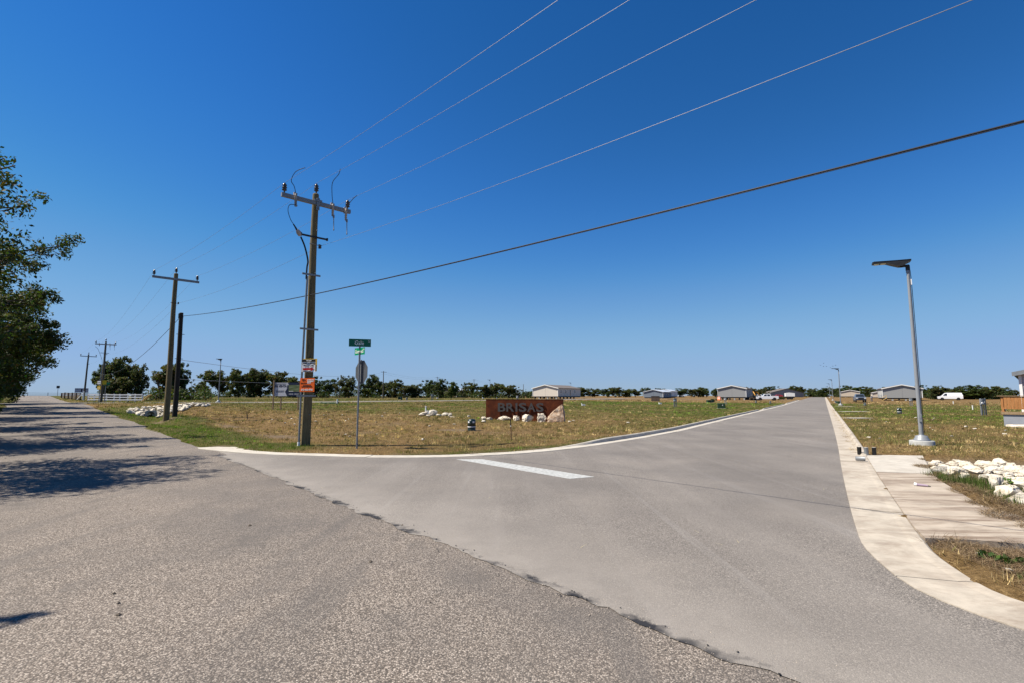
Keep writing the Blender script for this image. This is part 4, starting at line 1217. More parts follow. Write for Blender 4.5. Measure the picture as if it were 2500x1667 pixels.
# ------------------------------------------------------------------ street lamps
def lamp_build(at, label):
    o = thing('street_lamp', at, label, 'street lamp', 'solar street lamps', math.radians(-31.2))
    m = MB(); m.lathe([(.355, -.35), (.355, .13), (.34, .155), (.0, .156)], 28); m.build('pier', M['concrete_pier'], o)
    m = MB(); m.lathe([(.225, .156), (.225, .20), (.20, .215), (.20, .24), (.175, .26), (.17, .31), (.08, .335), (.078, .35)], 28); m.build('base_cover', M['grey_paint'], o)
    m = MB(); m.tube([(0, 0, .156), (0, 0, 6.080)], [.068, .049], 20); m.lathe([(.060, 5.960), (.060, 6.080), (.02, 6.110)], 16); m.build('pole', M['grey_paint'], o)
    m = MB(); m.box((.0, -.078, .92), (.09, .03, .26), 0, None, .008); m.box((0, -.095, .94), (.05, .01, .09)); m.build('hand_hole_cover', M['grey_paint'], o)
    m = MB(); m.box((.066, 0, 5.620), (.03, .06, .20)); m.build('label_plate', M['white_board'], o)
    m = MB(); m.tube([(.06, .0, 6.060), (.072, 0, 5.760), (.075, 0, 5.360), (.085, 0, .4)], .010, 6); m.build('cable', M['black'], o)
    m = MB(); m.cyl((0, 0, 6.040), (0, 0, 6.220), .066, None, 14); m.box((-.09, 0, 6.210), (.26, .10, .07)); m.cyl((-.16, -.05, 6.230), (-.16, .05, 6.230), .04, None, 10); m.cyl((-.02, -.08, 6.160), (-.02, .08, 6.160), .02, None, 8)
    m.build('head_bracket', M['dark_metal'], o)
    prof = [(.10, .02), (.10, .07), (-.98, .10), (-1.02, .095), (-1.02, .05), (-.62, .02), (-.44, -.06), (-.26, -.135), (-.14, -.14), (-.03, -.04)]
    m = MB(); m.prism([(x, z + 6.340) for x, z in prof], -.17, .17); m.build('luminaire', M['dark_metal'], o)
    m = MB(); m.box((-.45, 0, 6.420), (1.06, .36, .012), 0, Matrix.Translation((0, 0, 0)) @ Matrix.Translation((-.45, 0, 6.420)) @ Matrix.Rotation(math.radians(2.7), 4, 'Y') @ Matrix.Translation((.45, 0, -6.420))); m.build('solar_panel', M['black'], o)
    for x in (-.89, -.70):
        m = MB(); m.box((x, 0, 6.359 + (.004 if x > -.8 else .006)), (.15, .24, .012)); m.build('lens', M['lamp_glass'], o)
    return o
lamp = lamp_build(G3(13.98, 17.72), 'nearest tall grey solar street lamp on a round concrete pier')
for px, y, lab in ((2051, 89.5, 'second solar street lamp along the right side of the new street'), (2033, 158, 'third solar street lamp far along the right side of the new street'), (2026, 232, 'farthest solar street lamp at the end of the new street'), (2022, 300, 'tiny solar street lamp where the new street meets the trees'),
                   (534, 75.5, 'street lamp in the left field before the tall trees'), (1196, 182, 'far street lamp rising behind the rusty sign'), (1394, 222, 'far street lamp at the right end of the cream house')):
    x, y = loc(px, y); dup(lamp, G3(x, y), math.radians(-31.2), lab)

# ------------------------------------------------------------------ utility boxes in the field
def pedestal(at, label, group='dark utility pedestals in the fields'):
    o = thing('utility_pedestal', at, label, 'utility box', group)
    m = MB(); m.lathe([(.185, -.05), (.185, .11), (.175, .13), (.19, .135), (.19, .43), (.17, .50), (.10, .545), (0, .55)], 20); m.build('housing', M['ped_green'], o)
    m = MB(); m.lathe([(.1935, .165), (.1935, .205)], 20, None, True, False); m.build('reflective_band', M['white_board'], o)
    for a in (-.75, .55):
        mt = Matrix.Rotation(a, 4, 'Z'); m = MB(); m.box((0, -.1905, .405), (.09, .006, .075), 0, mt); m.build('sticker', M['white_board'], o)
    return o
ped = pedestal(G3(-1.89, 24.3), 'largest dark green utility pedestal with white band, before the rusty sign')
for px, y, lab in ((2193, 48, 'dark utility pedestal left of the near lamp pole'), (2110, 86, 'small far dark pedestal right of the second lamp'), (1845, 112, 'small dark pedestal before the white pickup'), (1880, 104, 'small dark marker beside the left kerb before the white box trailer'), (2039, 110, 'small dark pedestal between the second and third lamps'), (993, 112, 'small dark pedestal right of the far green transformer'), (1213, 140, 'tiny dark pedestal behind the rusty sign')):
    x, y = loc(px, y); dup(ped, G3(x, y), R.uniform(-.5, .5), lab)
def meter(at, label, h=1.45, rz=0):
    o = thing('meter_post', at, label, 'electric meter', 'grey meter posts on the plots', rz)
    m = MB(); m.box((-.1, 0, h * .32), (.12, .10, h * .78)); m.build('post', M['galv'], o)
    m = MB(); m.tube([(.10, -.02, -.1), (.10, -.02, h * .6)], .04, 8); m.tube([(.27, 0, -.1), (.27, 0, h)], .045, 8); m.build('conduit', M['galv'], o)
    m = MB(); m.box((0, -.06, h * .80), (.46, .16, h * .36), 0, None, .02); m.build('meter_box', M['grey_mid'], o)
    m = MB(); m.cyl((-.12, -.14, h * .72), (-.12, -.21, h * .72), .085, None, 14); m.build('meter_dial', M['white_board'], o)
    m = MB(); m.cyl((.1, -.14, h * .78), (.1, -.165, h * .78), .03, None, 8); m.box((-.12, -.145, h * .9), (.06, .01, .08)); m.build('tag_plate', M['white_board'], o)
    return o
mp = meter(G3(40.4, 44.3), 'nearest grey electric meter post before the wooden deck')
for px, y, lab in ((1647, 73, 'grey meter post standing alone in the grass left of the green transformer'), (1055, 112, 'far grey meter post before the trees left of the rusty sign'), (1263, 118, 'far grey meter post behind the rusty sign'), (1770, 98, 'grey meter post right behind the green transformer'), (2127, 130, 'far grey meter post right of the blue vehicle'), (2222, 87, 'grey meter post before the right grey house')):
    x, y = loc(px, y); dup(mp, G3(x, y), R.uniform(-.6, .3), lab, None, .9)
def cabinet(at, label, rz=-.3):
    o = thing('transformer', at, label, 'utility box', 'green transformer boxes', rz)
    m = MB(); m.box((0, 0, .36), (.95, .85, .68), 0, None, .04); m.build('cabinet', M['box_green'], o)
    m = MB(); m.box((0, 0, .0), (1.15, 1.05, .08)); m.build('pad', M['concrete_pier'], o)
    m = MB(); m.box((.12, -.432, .46), (.10, .01, .10)); m.build('sticker', M['white_board'], o)
    m = MB(); m.box((0, -.428, .36), (.02, .012, .6)); m.build('door_seam', M['black'], o)
    return o
x, y = loc(1760, 70); cb = cabinet(G3(x, y), 'dark green transformer box in the field left of the new street')
x, y = loc(977, 112); dup(cb, G3(x, y, .05), .2, 'far dark green transformer box on a pale pad, right of the street name post')
x, y = loc(1733, 118); dup(cb, G3(x, y), .1, 'dark box in weeds left of the grey house with the pickup', None, (1.5, 1., .8))
x, y = loc(2047, 104); dup(cb, G3(x, y), .1, 'small dark box behind the second lamp', None, .7)
# flat green tank lid with riser
x, y = loc(803, 70); tk = thing('tank_lid', G3(x, y), 'flat green tank lid with white riser pipe lying in the left field', 'tank lid', None, .1)
MB().box((0, 0, .06), (2.0, 1.0, .14), 0, None, .03).build('lid', M['lid_green'], tk)
m = MB(); m.cyl((1.15, 0, 0), (1.15, 0, .58), .10, None, 10); m.build('riser', M['pvc'], tk)
m = MB(); m.cyl((1.15, 0, .2), (1.33, 0, .12), .09, None, 10); m.build('drain_elbow', M['box_green'], tk)
def stub(at, label, h=.5, r=.05, box=False, grp='white pipe stubs on the plots'):
    o = thing('pipe_stub', at, label, 'pipe', grp)
    m = MB(); m.cyl((0, 0, -.1), (0, 0, h), r, None, 10); m.build('pipe', M['pvc'], o)
    m = MB(); m.cyl((0, 0, h), (0, 0, h + .05), r * 1.25, None, 10); m.build('cap', M['pvc'], o)
    if box: MB().box((.25, 0, .1), (.4, .4, .3)).build('meter_lid', M['white_board'], o)
    return o
for px, y, h, r, b, lab in ((2372, 64, .5, .06, False, 'white pipe stub left of the near meter post'), (2326, 96, .52, .07, False, 'white pipe stub before the white van'), (1420, 70, .35, .05, True, 'white pipe stub with meter lid right of the rusty sign'), (1040, 38.5, .55, .05, True, 'white pipe stub behind the limestone field pile'), (1608, 95, .3, .06, True, 'white pipe stub before the brown shed'), (488, 118, .3, .1, True, 'white marker in the field left of the left lamp'), (1178, 150, .5, .08, True, 'white marker before the far trees behind the rusty sign'), (2448, 60, .3, .2, False, 'short white pipe beside the wooden deck'), (1066, 150, .3, .12, True, 'white marker at the foot of a far thin pole')):
    x, y = loc(px, y); stub(G3(x, y), lab, h, r, b)
# stake in the grass
x, y = -.02, 19.4
o = thing('stake', G3(x, y), 'rusty survey stake standing in the grass before the rusty sign', 'stake')
m = MB(); m.tube([(.0, 0, -.1), (-.03, 0, .78)], .018, 6); m.build('rod', plain('stake_rust', (.14, .075, .05), .8, .2, .2), o)
m = MB(); m.tube([(-.03, 0, .56), (-.033, 0, .79)], .021, 6); m.build('tip', M['black'], o)
m = MB(); m.tube([(-.025, 0, .52), (-.027, 0, .56)], .022, 6); m.build('tape', M['white_board'], o)
x, y = loc(607, 31); o = thing('stake', G3(x, y), 'thin dry weed stalks standing in the straw left of the hoarding', 'weed')
for q in range(4):
    m = MB(); m.tube([(0, 0, -.05), (R.uniform(-.06, .02), R.uniform(-.03, .03), .3), (R.uniform(-.12, .05), R.uniform(-.05, .05), .55)], [.012, .009, .004], 5); m.build('stalk', M['dark_wood'], o)
o.name = 'weed_stalks'

# ------------------------------------------------------------------ concrete test cylinders, litter
for i, (x, y, mt, lab) in enumerate(((10.02, 15.02, 'black', 'black test cylinder at the left rear of the three on the apron'), (10.11, 14.86, 'grey_mid', 'grey test cylinder in the middle of the three on the apron'), (10.33, 14.85, 'black', 'black test cylinder at the right of the three on the apron'))):
    o = thing('test_cylinder', (x, y, .02), lab, 'cylinder', 'upright test cylinders on the apron')
    m = MB(); m.lathe([(.052, 0), (.054, .02), (.056, .205), (.058, .208), (.058, .214), (0, .2145)], 18); m.build('mould', M[mt], o)
    m = MB(); m.lathe([(.050, .2145), (.048, .218), (0, .219)], 18); m.build('concrete_top', M['concrete_white'], o)
o = thing('test_cylinder', (9.05, 13.55, .078), 'fallen grey test cylinder lying in the gutter', 'cylinder', None, math.radians(-24))
m = MB(); m.lathe([(.0, -.101), (.052, -.10), (.055, .10), (.058, .104), (.045, .106), (0, .106)], 18, Matrix.Rotation(math.pi / 2, 4, 'Y')); m.build('mould', M['grey_mid'], o)
o = thing('wrapper', (7.62, 9.78, .024), 'rolled faded purple and white drink wrapper lying on the apron', 'litter', None, -.75)
m = MB(); m.tube([(-.05, 0, .022), (.11, .01, .018)], [.026, .018], 9); m.build('tube', M['purple'], o)
m = MB(); m.tube([(-.09, .005, .026), (-.05, 0, .024)], [.034, .03], 9); m.build('white_end', M['white_board'], o)
m = MB(); m.tube([(.11, .01, .016), (.15, .0, .012)], [.012, .008], 6); m.build('dark_tip', M['black'], o)

# ------------------------------------------------------------------ manufactured homes
TH = math.radians(-31.2)
def window(parent, c, w, h, rz, mat='trim'):
    """frame stands proud of a wall; pane is its sub-part"""
    x, y, z = c
    m = MB(); t = .07
    m.box((0, 0, h / 2 - t / 2), (w, .05, t)); m.box((0, 0, -h / 2 + t / 2), (w, .05, t)); m.box((-w / 2 + t / 2, 0, 0), (t, .05, h - 2 * t)); m.box((w / 2 - t / 2, 0, 0), (t, .05, h - 2 * t)); m.box((0, .004, 0), (w - 2 * t, .03, .04))
    o = m.build('window', M[mat], parent, (x, y, z), rz)
    MB().box((0, .012, 0), (w - 2 * t - .002, .012, h - 2 * t - .002)).build('pane', M['glass'], o)
    return o
def home(at, label, w, L, hw, skirt, mats, wins=(), rz=TH, rise=None, porch=None):
    sid, roof, rooftrim = mats
    o = thing('manufactured_home', at, label, 'house', None, rz)
    rise = rise or w * .115; b = skirt; e = b + hw; a = w / 2; P = e + rise
    m = MB(); m.prism([(-a, b), (a, b), (a, e), (0, P - .04), (-a, e)], 0, L); m.build('wall', M[sid], o)
    oh = .32; k = rise / a; t = .12
    for s in (-1, 1):
        m = MB(); q = [(0, P + .06), (s * (a + oh), e - oh * k + .06), (s * (a + oh), e - oh * k - t + .06), (0, P - t + .06)]
        if s > 0: q = q[::-1]
        m.prism(q[::-1], -.30, L + .30); m.build('roof', M[roof], o)
        m = MB(); q = [(0, P + .075), (s * (a + oh + .02), e - oh * k + .07), (s * (a + oh + .02), e - oh * k - .17), (0, P - .16)]
        if s > 0: q = q[::-1]
        m.prism(q[::-1], -.335, -.303); m.build('fascia', M[rooftrim], o)
        m = MB(); m.box((s * (a + .02), -.015, (b + e) / 2 - .05), (.13, .10, e - b - .12)); m.build('corner_trim', M['trim'], o)
    MB().box((0, -.012, (b + P) / 2 - .1), (.08, .03, P - b - .4)).build('centre_trim', M[sid], o)
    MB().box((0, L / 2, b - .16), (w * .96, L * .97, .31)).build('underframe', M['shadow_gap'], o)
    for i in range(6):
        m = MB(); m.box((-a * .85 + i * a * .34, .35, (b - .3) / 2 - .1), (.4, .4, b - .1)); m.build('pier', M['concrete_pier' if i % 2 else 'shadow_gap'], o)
    for i in range(5):
        for s in (-1, 1):
            m = MB(); m.cyl((s * a * .8 - .12, L * (.2 + .15 * i), b * .45), (s * a * .8 + .12, L * (.2 + .15 * i), b * .45), b * .45, None, 10); m.build('axle_wheel', M['rubber'], o)
    for side, v, z, ww, hh in wins:
        s = 1 if side == 'R' else -1
        window(o, (s * (a + .022), v, b + z), ww, hh, s * math.pi / 2)
    return o
def G0(px, y, dz=0): return G3(*loc(px, y), dz)
WR = [('R', 2.2, 1.45, .75, 1.1), ('R', 5.5, 1.45, .75, 1.1), ('R', 9.0, 1.1, .95, 2.0), ('R', 12.5, 1.45, .9, 1.1)]
WL = [('L', 2.2, 1.45, .75, 1.1), ('L', 5.0, 1.45, .75, 1.1), ('L', 8.0, 1.1, .95, 2.0), ('L', 11.5, 1.45, .9, 1.1)]
home(G0(1331, 158), 'cream manufactured home with brown shingle roof behind the rusty sign', 8.6, 17, 2.55, .75, ('siding_cream', 'shingle', 'trim'), WR)
hg = home(G0(1787, 162), 'grey manufactured home raised on blocks, left of the white pickup', 8.2, 17, 2.7, .95, ('siding_grey', 'shingle', 'trim'), WR)
home(G0(2203, 140), 'grey manufactured home with white trim behind the near lamp pole', 8.6, 16, 2.6, .75, ('siding_grey', 'shingle', 'trim'), WL)
home(G0(1595, 215), 'slate blue manufactured home behind the brown shed', 8.0, 14, 2.3, .4, ('siding_blue', 'roof_metal', 'roof_metal'), WR)
home(G0(1620, 240), 'pale manufactured home behind the slate blue one', 6.0, 14, 2.5, .7, ('trim', 'roof_metal', 'roof_metal'), WR[:3])
home(G0(2076, 262), 'distant tan manufactured home right of the second lamp', 8.0, 8, 2.4, .5, ('siding_tan', 'shingle', 'trim'), ())
home(G0(2146, 215), 'small far tan home peeking out left of the grey home behind the near lamp', 4.5, 9, 2.0, .3, ('siding_tan', 'shingle', 'trim'), ())
home(G0(1922, 300), 'far grey building with low dark roof behind the white trailer', 20, 8, 2.6, .1, ('siding_grey', 'shingle', 'shingle'), (), 0.1)
home(G0(1092, 205), 'far pale roofed barn between trees left of the rusty sign', 9, 8, 2.6, .1, ('dark_wood', 'roof_metal', 'roof_metal'), ())
# wooden steps at the right grey home, yellow digger arm and orange barrels by the left one
x, y = loc(2163, 136.5); o = thing('steps', G3(x, y), 'small raw timber steps at the left side of the grey home behind the near lamp', 'steps', None, TH)
for i in range(4):
    MB().box((-.28 * i, 0, .70 - .18 * i), (.30, 1.2, .05)).build('tread', M['lumber'], o)
for s in (-.55, .55):
    m = MB(); m.tube([(.1, s, .75), (-1.0, s, .02)], .06, 4); m.build('stringer', M['lumber'], o); m = MB(); m.tube([(.1, s, .75), (.1, s, 1.5), (-.9, s, .85)], .04, 4); m.build('handrail', M['lumber'], o)
for px, lab in ((1757, 'orange traffic drum at the left corner of the grey home with the pickup'), (1754, 'second orange traffic drum behind the first at the grey home')):
    x, y = loc(px, 158 if px == 1757 else 160); o = thing('traffic_drum', G3(x, y), lab, 'traffic drum', 'orange drums by the grey home')
    m = MB(); m.lathe([(.32, 0), (.32, .1), (.28, .12), (.24, 1.0), (0, 1.01)], 12); m.build('drum', M['orange'], o)
    m = MB(); m.lathe([(.276, .35), (.266, .5)], 12, None, True, False); m.lathe([(.258, .65), (.25, .8)], 12, None, True, False); m.build('reflective_band', M['white_board'], o)
x, y = loc(1842, 152); o = thing('excavator', G3(x, y), 'yellow orange digger with raised arm between the grey home and the white pickup', 'digger', None, .2)
for s in (-.7, .7): MB().box((0, s, .35), (2.2, .45, .65), 0, None, .2).build('track', M['rubber'], o)
MB().box((-.2, 0, 1.1), (1.9, 1.5, .75), 0, None, .1).build('body', M['dark_metal'], o)
m = MB(); m.tube([(.5, 0, 1.2), (-.3, .1, 2.55), (1.0, .0, 2.4), (2.2, 0, .9)], [.2, .24, .2, .15], 4); m.build('arm', plain('digger_yellow', (.55, .27, .05), .5), o)
MB().box((2.25, 0, .6), (.55, .7, .6), .0).build('bucket', M['lumber'], o)
# brown shed
x, y = loc(1600, 128); o = thing('shed', G3(x, y), 'small brown wooden shed before the slate blue home', 'shed', None, -.35)
MB().box((0, 0, .62), (1.9, 1.6, 1.24)).build('frame', M['dark_wood'], o)
for i in range(6):
    MB().box((-.8 + i * .32, -.815, .62), (.295, .03, 1.2)).build('board', M['dark_wood'], o)
MB().box((0, 0, 1.28), (2.1, 1.8, .07)).build('roof', M['shingle'], o)
# house at the right edge with cedar deck
d1 = np.array([.70, -.714]); d2 = np.array([.714, .70]); TD = math.atan2(-.714, .70); K0 = np.array([27.45, 28.95])
def dk(u, v): q = K0 + d1 * u + d2 * v; return (float(q[0]), float(q[1]))
hx_, hy_ = dk(.85 + 4.3, 2.25)
rh = home((hx_, hy_, float(lz(hx_, hy_))), 'light grey manufactured home cut by the right edge of the picture, behind the cedar deck', 8.6, 15, 2.42, .62, ('siding_light', 'shingle', 'grey_mid'), WL, TD)
window(rh, (-3.25, -.03, 2.05), 1.2, 1.5, 0)
MB().box((0, .25, .33), (8.5, .3, .66)).build('skirting', M['skirt'], rh)
dkt = thing('deck', (*K0, float(lz(*K0))), 'cedar railed deck on a grey skirt at the right edge of the picture', 'deck', None, math.atan2(d1[1], d1[0]))
DW = 5.2
MB().box((DW / 2, 1.05, .30), (DW - .1, 2.05, .68)).build('skirting', M['skirt'], dkt)
MB().box((DW / 2, 1.07, .70), (DW, 2.15, .10)).build('floor', M['cedar'], dkt)
MB().box((DW / 2, -.02, .725), (DW + .04, .04, .15)).build('rim_board', M['post_wood'], dkt)
MB().box((-.02, 1.07, .725), (.04, 2.10, .15)).build('rim_board', M['post_wood'], dkt)
for u in (.05, 1.25, 2.45, 3.65, 4.85):
    MB().box((u, .06, 1.20), (.09, .09, .92)).build('post', M['cedar'], dkt)
MB().box((.05, 2.0, 1.20), (.09, .09, .92)).build('post', M['cedar'], dkt)
u = .12; rr = random.Random(4)
while u < DW - .1:
    w_ = .135; MB().box((u + w_ / 2, .0 + rr.uniform(-.003, .003), 1.29), (w_, .022, .70 + rr.uniform(-.006, .006))).build('picket', M['cedar'], dkt); u += w_ + rr.uniform(.006, .012)
v = .12
while v < 2.0:
    MB().box((-.005, v + .067, 1.29), (.022, .135, .70)).build('picket', M['cedar'], dkt); v += .145
MB().box((DW / 2 - .05, .03, 1.675), (DW + .2, .17, .035)).build('cap_rail', M['post_wood'], dkt)
MB().box((.03, 1.1, 1.671), (.17, 2.0, .035)).build('cap_rail', M['post_wood'], dkt)
MB().box((DW / 2, .035, 1.00), (DW, .035, .07)).build('bottom_rail', M['cedar'], dkt)
x, y = dk(.75, -1.0); o = thing('lid_ring', G3(x, y, .02), 'pale ring shaped lid lying in the grass before the deck', 'lid', None, .2)
m = MB(); m.lathe([(.62, 0), (.62, .07), (.58, .10), (.34, .10), (.31, .04)], 20, None, False, False); m.build('ring', M['lime'], o)
m = MB(); m.lathe([(.32, .045), (0, .046)], 20, None, True, False); m.build('opening', M['shadow_gap'], o)  # black disc painted as the shade inside the hole

# ------------------------------------------------------------------ vehicles (nose to local -x)
def wheel(parent, x, y, r, s):
    m = MB(); m.lathe([(r * .62, -.11), (r * .92, -.115), (r, -.08), (r, .08), (r * .92, .115), (r * .62, .11)], 18, Matrix.Rotation(math.pi / 2, 4, 'X'))
    o = m.build('wheel', M['rubber'], parent, (x, y, r))
    m = MB(); m.lathe([(r * .62, 0), (r * .5, .02), (r * .15, .0), (0, .01)], 14, Matrix.Translation((0, s * .09, 0)) @ Matrix.Rotation(-s * math.pi / 2, 4, 'X'), True, False); m.build('rim', M['galv'], o)
def vehicle(at, rz, label, cat, body, cabin, Wd, glass_side, wheels, r, paint, tap=.16, name='parked_car', shield=None, extra=None):
    o = thing(name, at, label, cat, None, rz)
    m = MB(); a = Wd / 2
    rings = [[(x, s * (a - ins), z) for x, z in body] for s, ins in ((-1, .07), (-1, 0), (1, 0), (1, .07))]
    rings[0] = [(x * .985, -(a), z) for x, z in body]; rings[-1] = [(x * .985, a, z) for x, z in body]
    rings[1] = [(x, -(a - .10), z) for x, z in body]; rings[2] = [(x, a - .10, z) for x, z in body]
    m.loft(rings, None, False, True); m.build('body', M[paint], o)
    zl = min(z for x, z in cabin); zh = max(z for x, z in cabin)
    def hw(z): return a - .06 - tap * (z - zl) / (zh - zl)
    m = MB(); m.loft([[(x, -hw(z), z) for x, z in cabin], [(x, hw(z), z) for x, z in cabin]], None, False, True); m.build('cabin', M[paint], o)
    for g in glass_side:
        for s in (-1, 1):
            m = MB(); q = [(x, s * (hw(z) + .006), z) for x, z in g]; q2 = [(x, s * (hw(z) - .03), z) for x, z in g]
            n = len(g); m.add(q + q2, [tuple(range(n))] + [(j, (j + 1) % n, n + (j + 1) % n, n + j) for j in range(n)]); m.build('window', M['glass'], o)
    if shield:
        for (xa, za), (xb, zb) in shield:
            m = MB(); d = Vector((zb - za, 0, -(xb - xa))).normalized() * .012
            if d.x > 0 and xa < 0: d = -d
            q = [(xa, -hw(za) + .08, za), (xa, hw(za) - .08, za), (xb, hw(zb) - .1, zb), (xb, -hw(zb) + .1, zb)]
            q = [(x + d.x, y, z + d.z) for x, y, z in q]; q2 = [(x - d.x * 2, y, z - d.z * 2) for x, y, z in q]
            m.add(q + q2, [(0, 1, 2, 3), (0, 4, 5, 1), (1, 5, 6, 2), (2, 6, 7, 3), (3, 7, 4, 0)]); m.build('windscreen', M['glass'], o)
    for x in wheels:
        for s in (-1, 1):
            wheel(o, x, s * (a - .10), r, s)
            m = MB(); m.lathe([(r * 1.14, -.02), (r * 1.14, .02), (0, .02)], 16, Matrix.Translation((x, s * (a + .002 - .018), r)) @ Matrix.Rotation(-s * math.pi / 2, 4, 'X')); m.build('wheel_arch', M['shadow_gap'], o)  # black disc behind each wheel, painted as wheel well shade
    f = min(x for x, z in body); b_ = max(x for x, z in body)
    for s in (-1, 1):
        MB().box((f + .03, s * (a - .22), .95), (.10, .36, .17)).build('headlight', M['lamp_glass'], o)
        MB().box((b_ - .02, s * (a - .12), .95), (.06, .18, .3)).build('tail_light', M['car_red'], o)
    MB().box((f - .02, 0, .55), (.14, Wd * .96, .20), 0, None, .03).build('bumper', M['dark_metal'], o)
    MB().box((f - .005, 0, .92), (.06, Wd * .5, .26)).build('grille', M['black'], o)
    return o
x, y = loc(1872, 150)
pk = vehicle(G3(x, y), math.radians(-18), 'white crew cab pickup truck parked side on beside the grey home', 'pickup',
    [(-2.9, .45), (-2.95, .95), (-2.8, 1.12), (-1.35, 1.22), (1.05, 1.22), (1.05, 1.28), (2.95, 1.30), (3.0, .55), (2.4, .45)],
    [(-1.45, 1.20), (-.75, 1.88), (.75, 1.92), (1.05, 1.20)], 2.0,
    [[(-1.05, 1.25), (-.62, 1.75), (-.1, 1.80), (-.1, 1.25)], [(0, 1.25), (0, 1.80), (.68, 1.80), (.85, 1.25)]], (-1.9, 1.85), .42, 'car_white', .2, 'pickup_truck', [((-1.38, 1.27), (-.80, 1.83))])
x, y = loc(2098, 118)
vehicle(G3(x, y), math.radians(62), 'slate blue pickup facing the street, right of the second lamp', 'pickup',
    [(-2.7, .45), (-2.75, .95), (-2.6, 1.10), (-1.35, 1.20), (2.75, 1.26), (2.8, .55), (2.3, .45)],
    [(-1.45, 1.18), (-.75, 1.84), (.75, 1.88), (1.05, 1.18)], 2.0,
    [[(-1.05, 1.25), (-.62, 1.72), (-.1, 1.76), (-.1, 1.25)], [(0, 1.25), (0, 1.76), (.68, 1.76), (.85, 1.25)]], (-1.8, 1.75), .40, 'car_blue', .2, 'pickup_truck', [((-1.38, 1.25), (-.80, 1.79))])
x, y = loc(2319, 146)
vehicle(G3(x, y), math.radians(-37), 'white panel van parked before the dark trees on the right', 'van',
    [(-2.75, .42), (-2.8, .85), (-2.6, 1.08), (-1.9, 1.22), (2.78, 1.25), (2.82, .5), (2.3, .40)],
    [(-2.0, 1.18), (-1.2, 2.0), (-.8, 2.1), (2.5, 2.1), (2.78, 1.2)], 2.0,
    [[(-1.62, 1.25), (-1.08, 1.85), (-.62, 1.88), (-.62, 1.25)]], (-1.75, 1.75), .37, 'car_white', .2, 'panel_van', [((-1.93, 1.25), (-1.25, 1.95))])
x, y = loc(1899, 262)
vehicle(G3(x, y), math.radians(-20), 'distant red car behind the white pickup', 'car',
    [(-2.3, .3), (-2.35, .75), (-1.2, .95), (2.2, 1.0), (2.3, .4)], [(-1.2, .93), (-.5, 1.5), (1.0, 1.5), (1.9, .95)], 1.8,
    [[(-.8, 1.0), (-.4, 1.4), (.9, 1.4), (1.3, 1.0)]], (-1.4, 1.4), .33, 'car_red', .2)
x, y = loc(1853, 240)
vehicle(G3(x, y), math.radians(-30), 'distant white car between the grey home and the white pickup', 'car',
    [(-2.3, .3), (-2.35, .75), (-1.2, .95), (2.2, 1.0), (2.3, .4)], [(-1.2, .93), (-.5, 1.5), (1.0, 1.5), (1.9, .95)], 1.8,
    [[(-.8, 1.0), (-.4, 1.4), (.9, 1.4), (1.3, 1.0)]], (-1.4, 1.4), .33, 'car_white', .2)
x, y = loc(1663, 330)
vehicle(G3(x, y), math.radians(-10), 'tiny white car before the far tree row', 'car',
    [(-2.3, .3), (-2.35, .75), (-1.2, .95), (2.2, 1.0), (2.3, .4)], [(-1.2, .93), (-.5, 1.5), (1.0, 1.5), (1.9, .95)], 1.8,
    [[(-.8, 1.0), (-.4, 1.4), (.9, 1.4), (1.3, 1.0)]], (-1.4, 1.4), .33, 'car_white', .2)
x, y = loc(1928, 175); o = thing('box_trailer', G3(x, y), 'small white topped box trailer with dark underside left of the new street', 'trailer', None, math.radians(-20))
m = MB(); m.prism([(-1.4, 1.0), (1.4, 1.0), (1.4, 2.1), (0, 2.3), (-1.4, 2.1)], -1.2, 1.2); m.build('body', M['trim'], o)
MB().box((0, 0, .75), (2.6, 2.2, .5)).build('chassis', M['shadow_gap'], o)
for s in (-1, 1):
    wheel(o, -.5, s * 1.05, .36, s); wheel(o, .5, s * 1.05, .36, s)

# ------------------------------------------------------------------ fences and roadside boards at the left
def rail_fence(name, pts, label, h, rails, mat, pw=.12, rw=(.04, .14), cat='fence'):
    o = thing(name, G3(*pts[0]), label, cat)
    base = np.array([pts[0][0], pts[0][1], float(lz(*pts[0]))])
    Q = [np.array([x, y, float(lz(x, y))]) - base for x, y in pts]
    for q in Q:
        MB().box((q[0], q[1], q[2] + h / 2 - .05), (pw, pw, h + .2)).build('post', mat, o)
    for A_, B_ in zip(Q[:-1], Q[1:]):
        d = B_ - A_; L = np.hypot(d[0], d[1]); rz = math.atan2(d[1], d[0]); pitch = -math.atan2(d[2], L)
        for k in range(rails):
            z = h * (.22 + .70 * k / max(1, rails - 1))
            c = (A_ + B_) / 2
            mt = Matrix.Translation((c[0], c[1], c[2] + z)) @ Matrix.Rotation(rz, 4, 'Z') @ Matrix.Rotation(pitch, 4, 'Y')
            MB().box((0, -pw / 2 - rw[0] / 2 + .0, 0), (L + .02, rw[0], rw[1]), 0, mt).build('rail', mat, o)
    return o
wy = 84.0
rail_fence('rail_fence', [loc(px, wy - (px - 215) * .012) for px in (216, 231, 245, 260, 279, 293, 312, 330, 348)], 'white three rail fence before the big trees on the left', 1.15, 3, M['white_board'], .14, (.05, .17))
rail_fence('wooden_fence', [loc(px, 92 + (196 - px) * .45) for px in (196, 186, 176, 167, 158, 150)], 'dark wooden fence beside the old road left of the white fence', 1.25, 4, M['dark_wood'], .16, (.05, .2))
rail_fence('pipe_fence', [RP(192, p) for p in (14, 9, 4.5, 0, -4.5, -9, -13)], 'thin pipe fence on the crest where the old road ends', 1.1, 3, M['dark_metal'], .09, (.05, .06))
x, y = loc(204, 90); o = thing('brace_post', G3(x, y), 'white fence post with diagonal brace at the left end of the white fence', 'fence post')
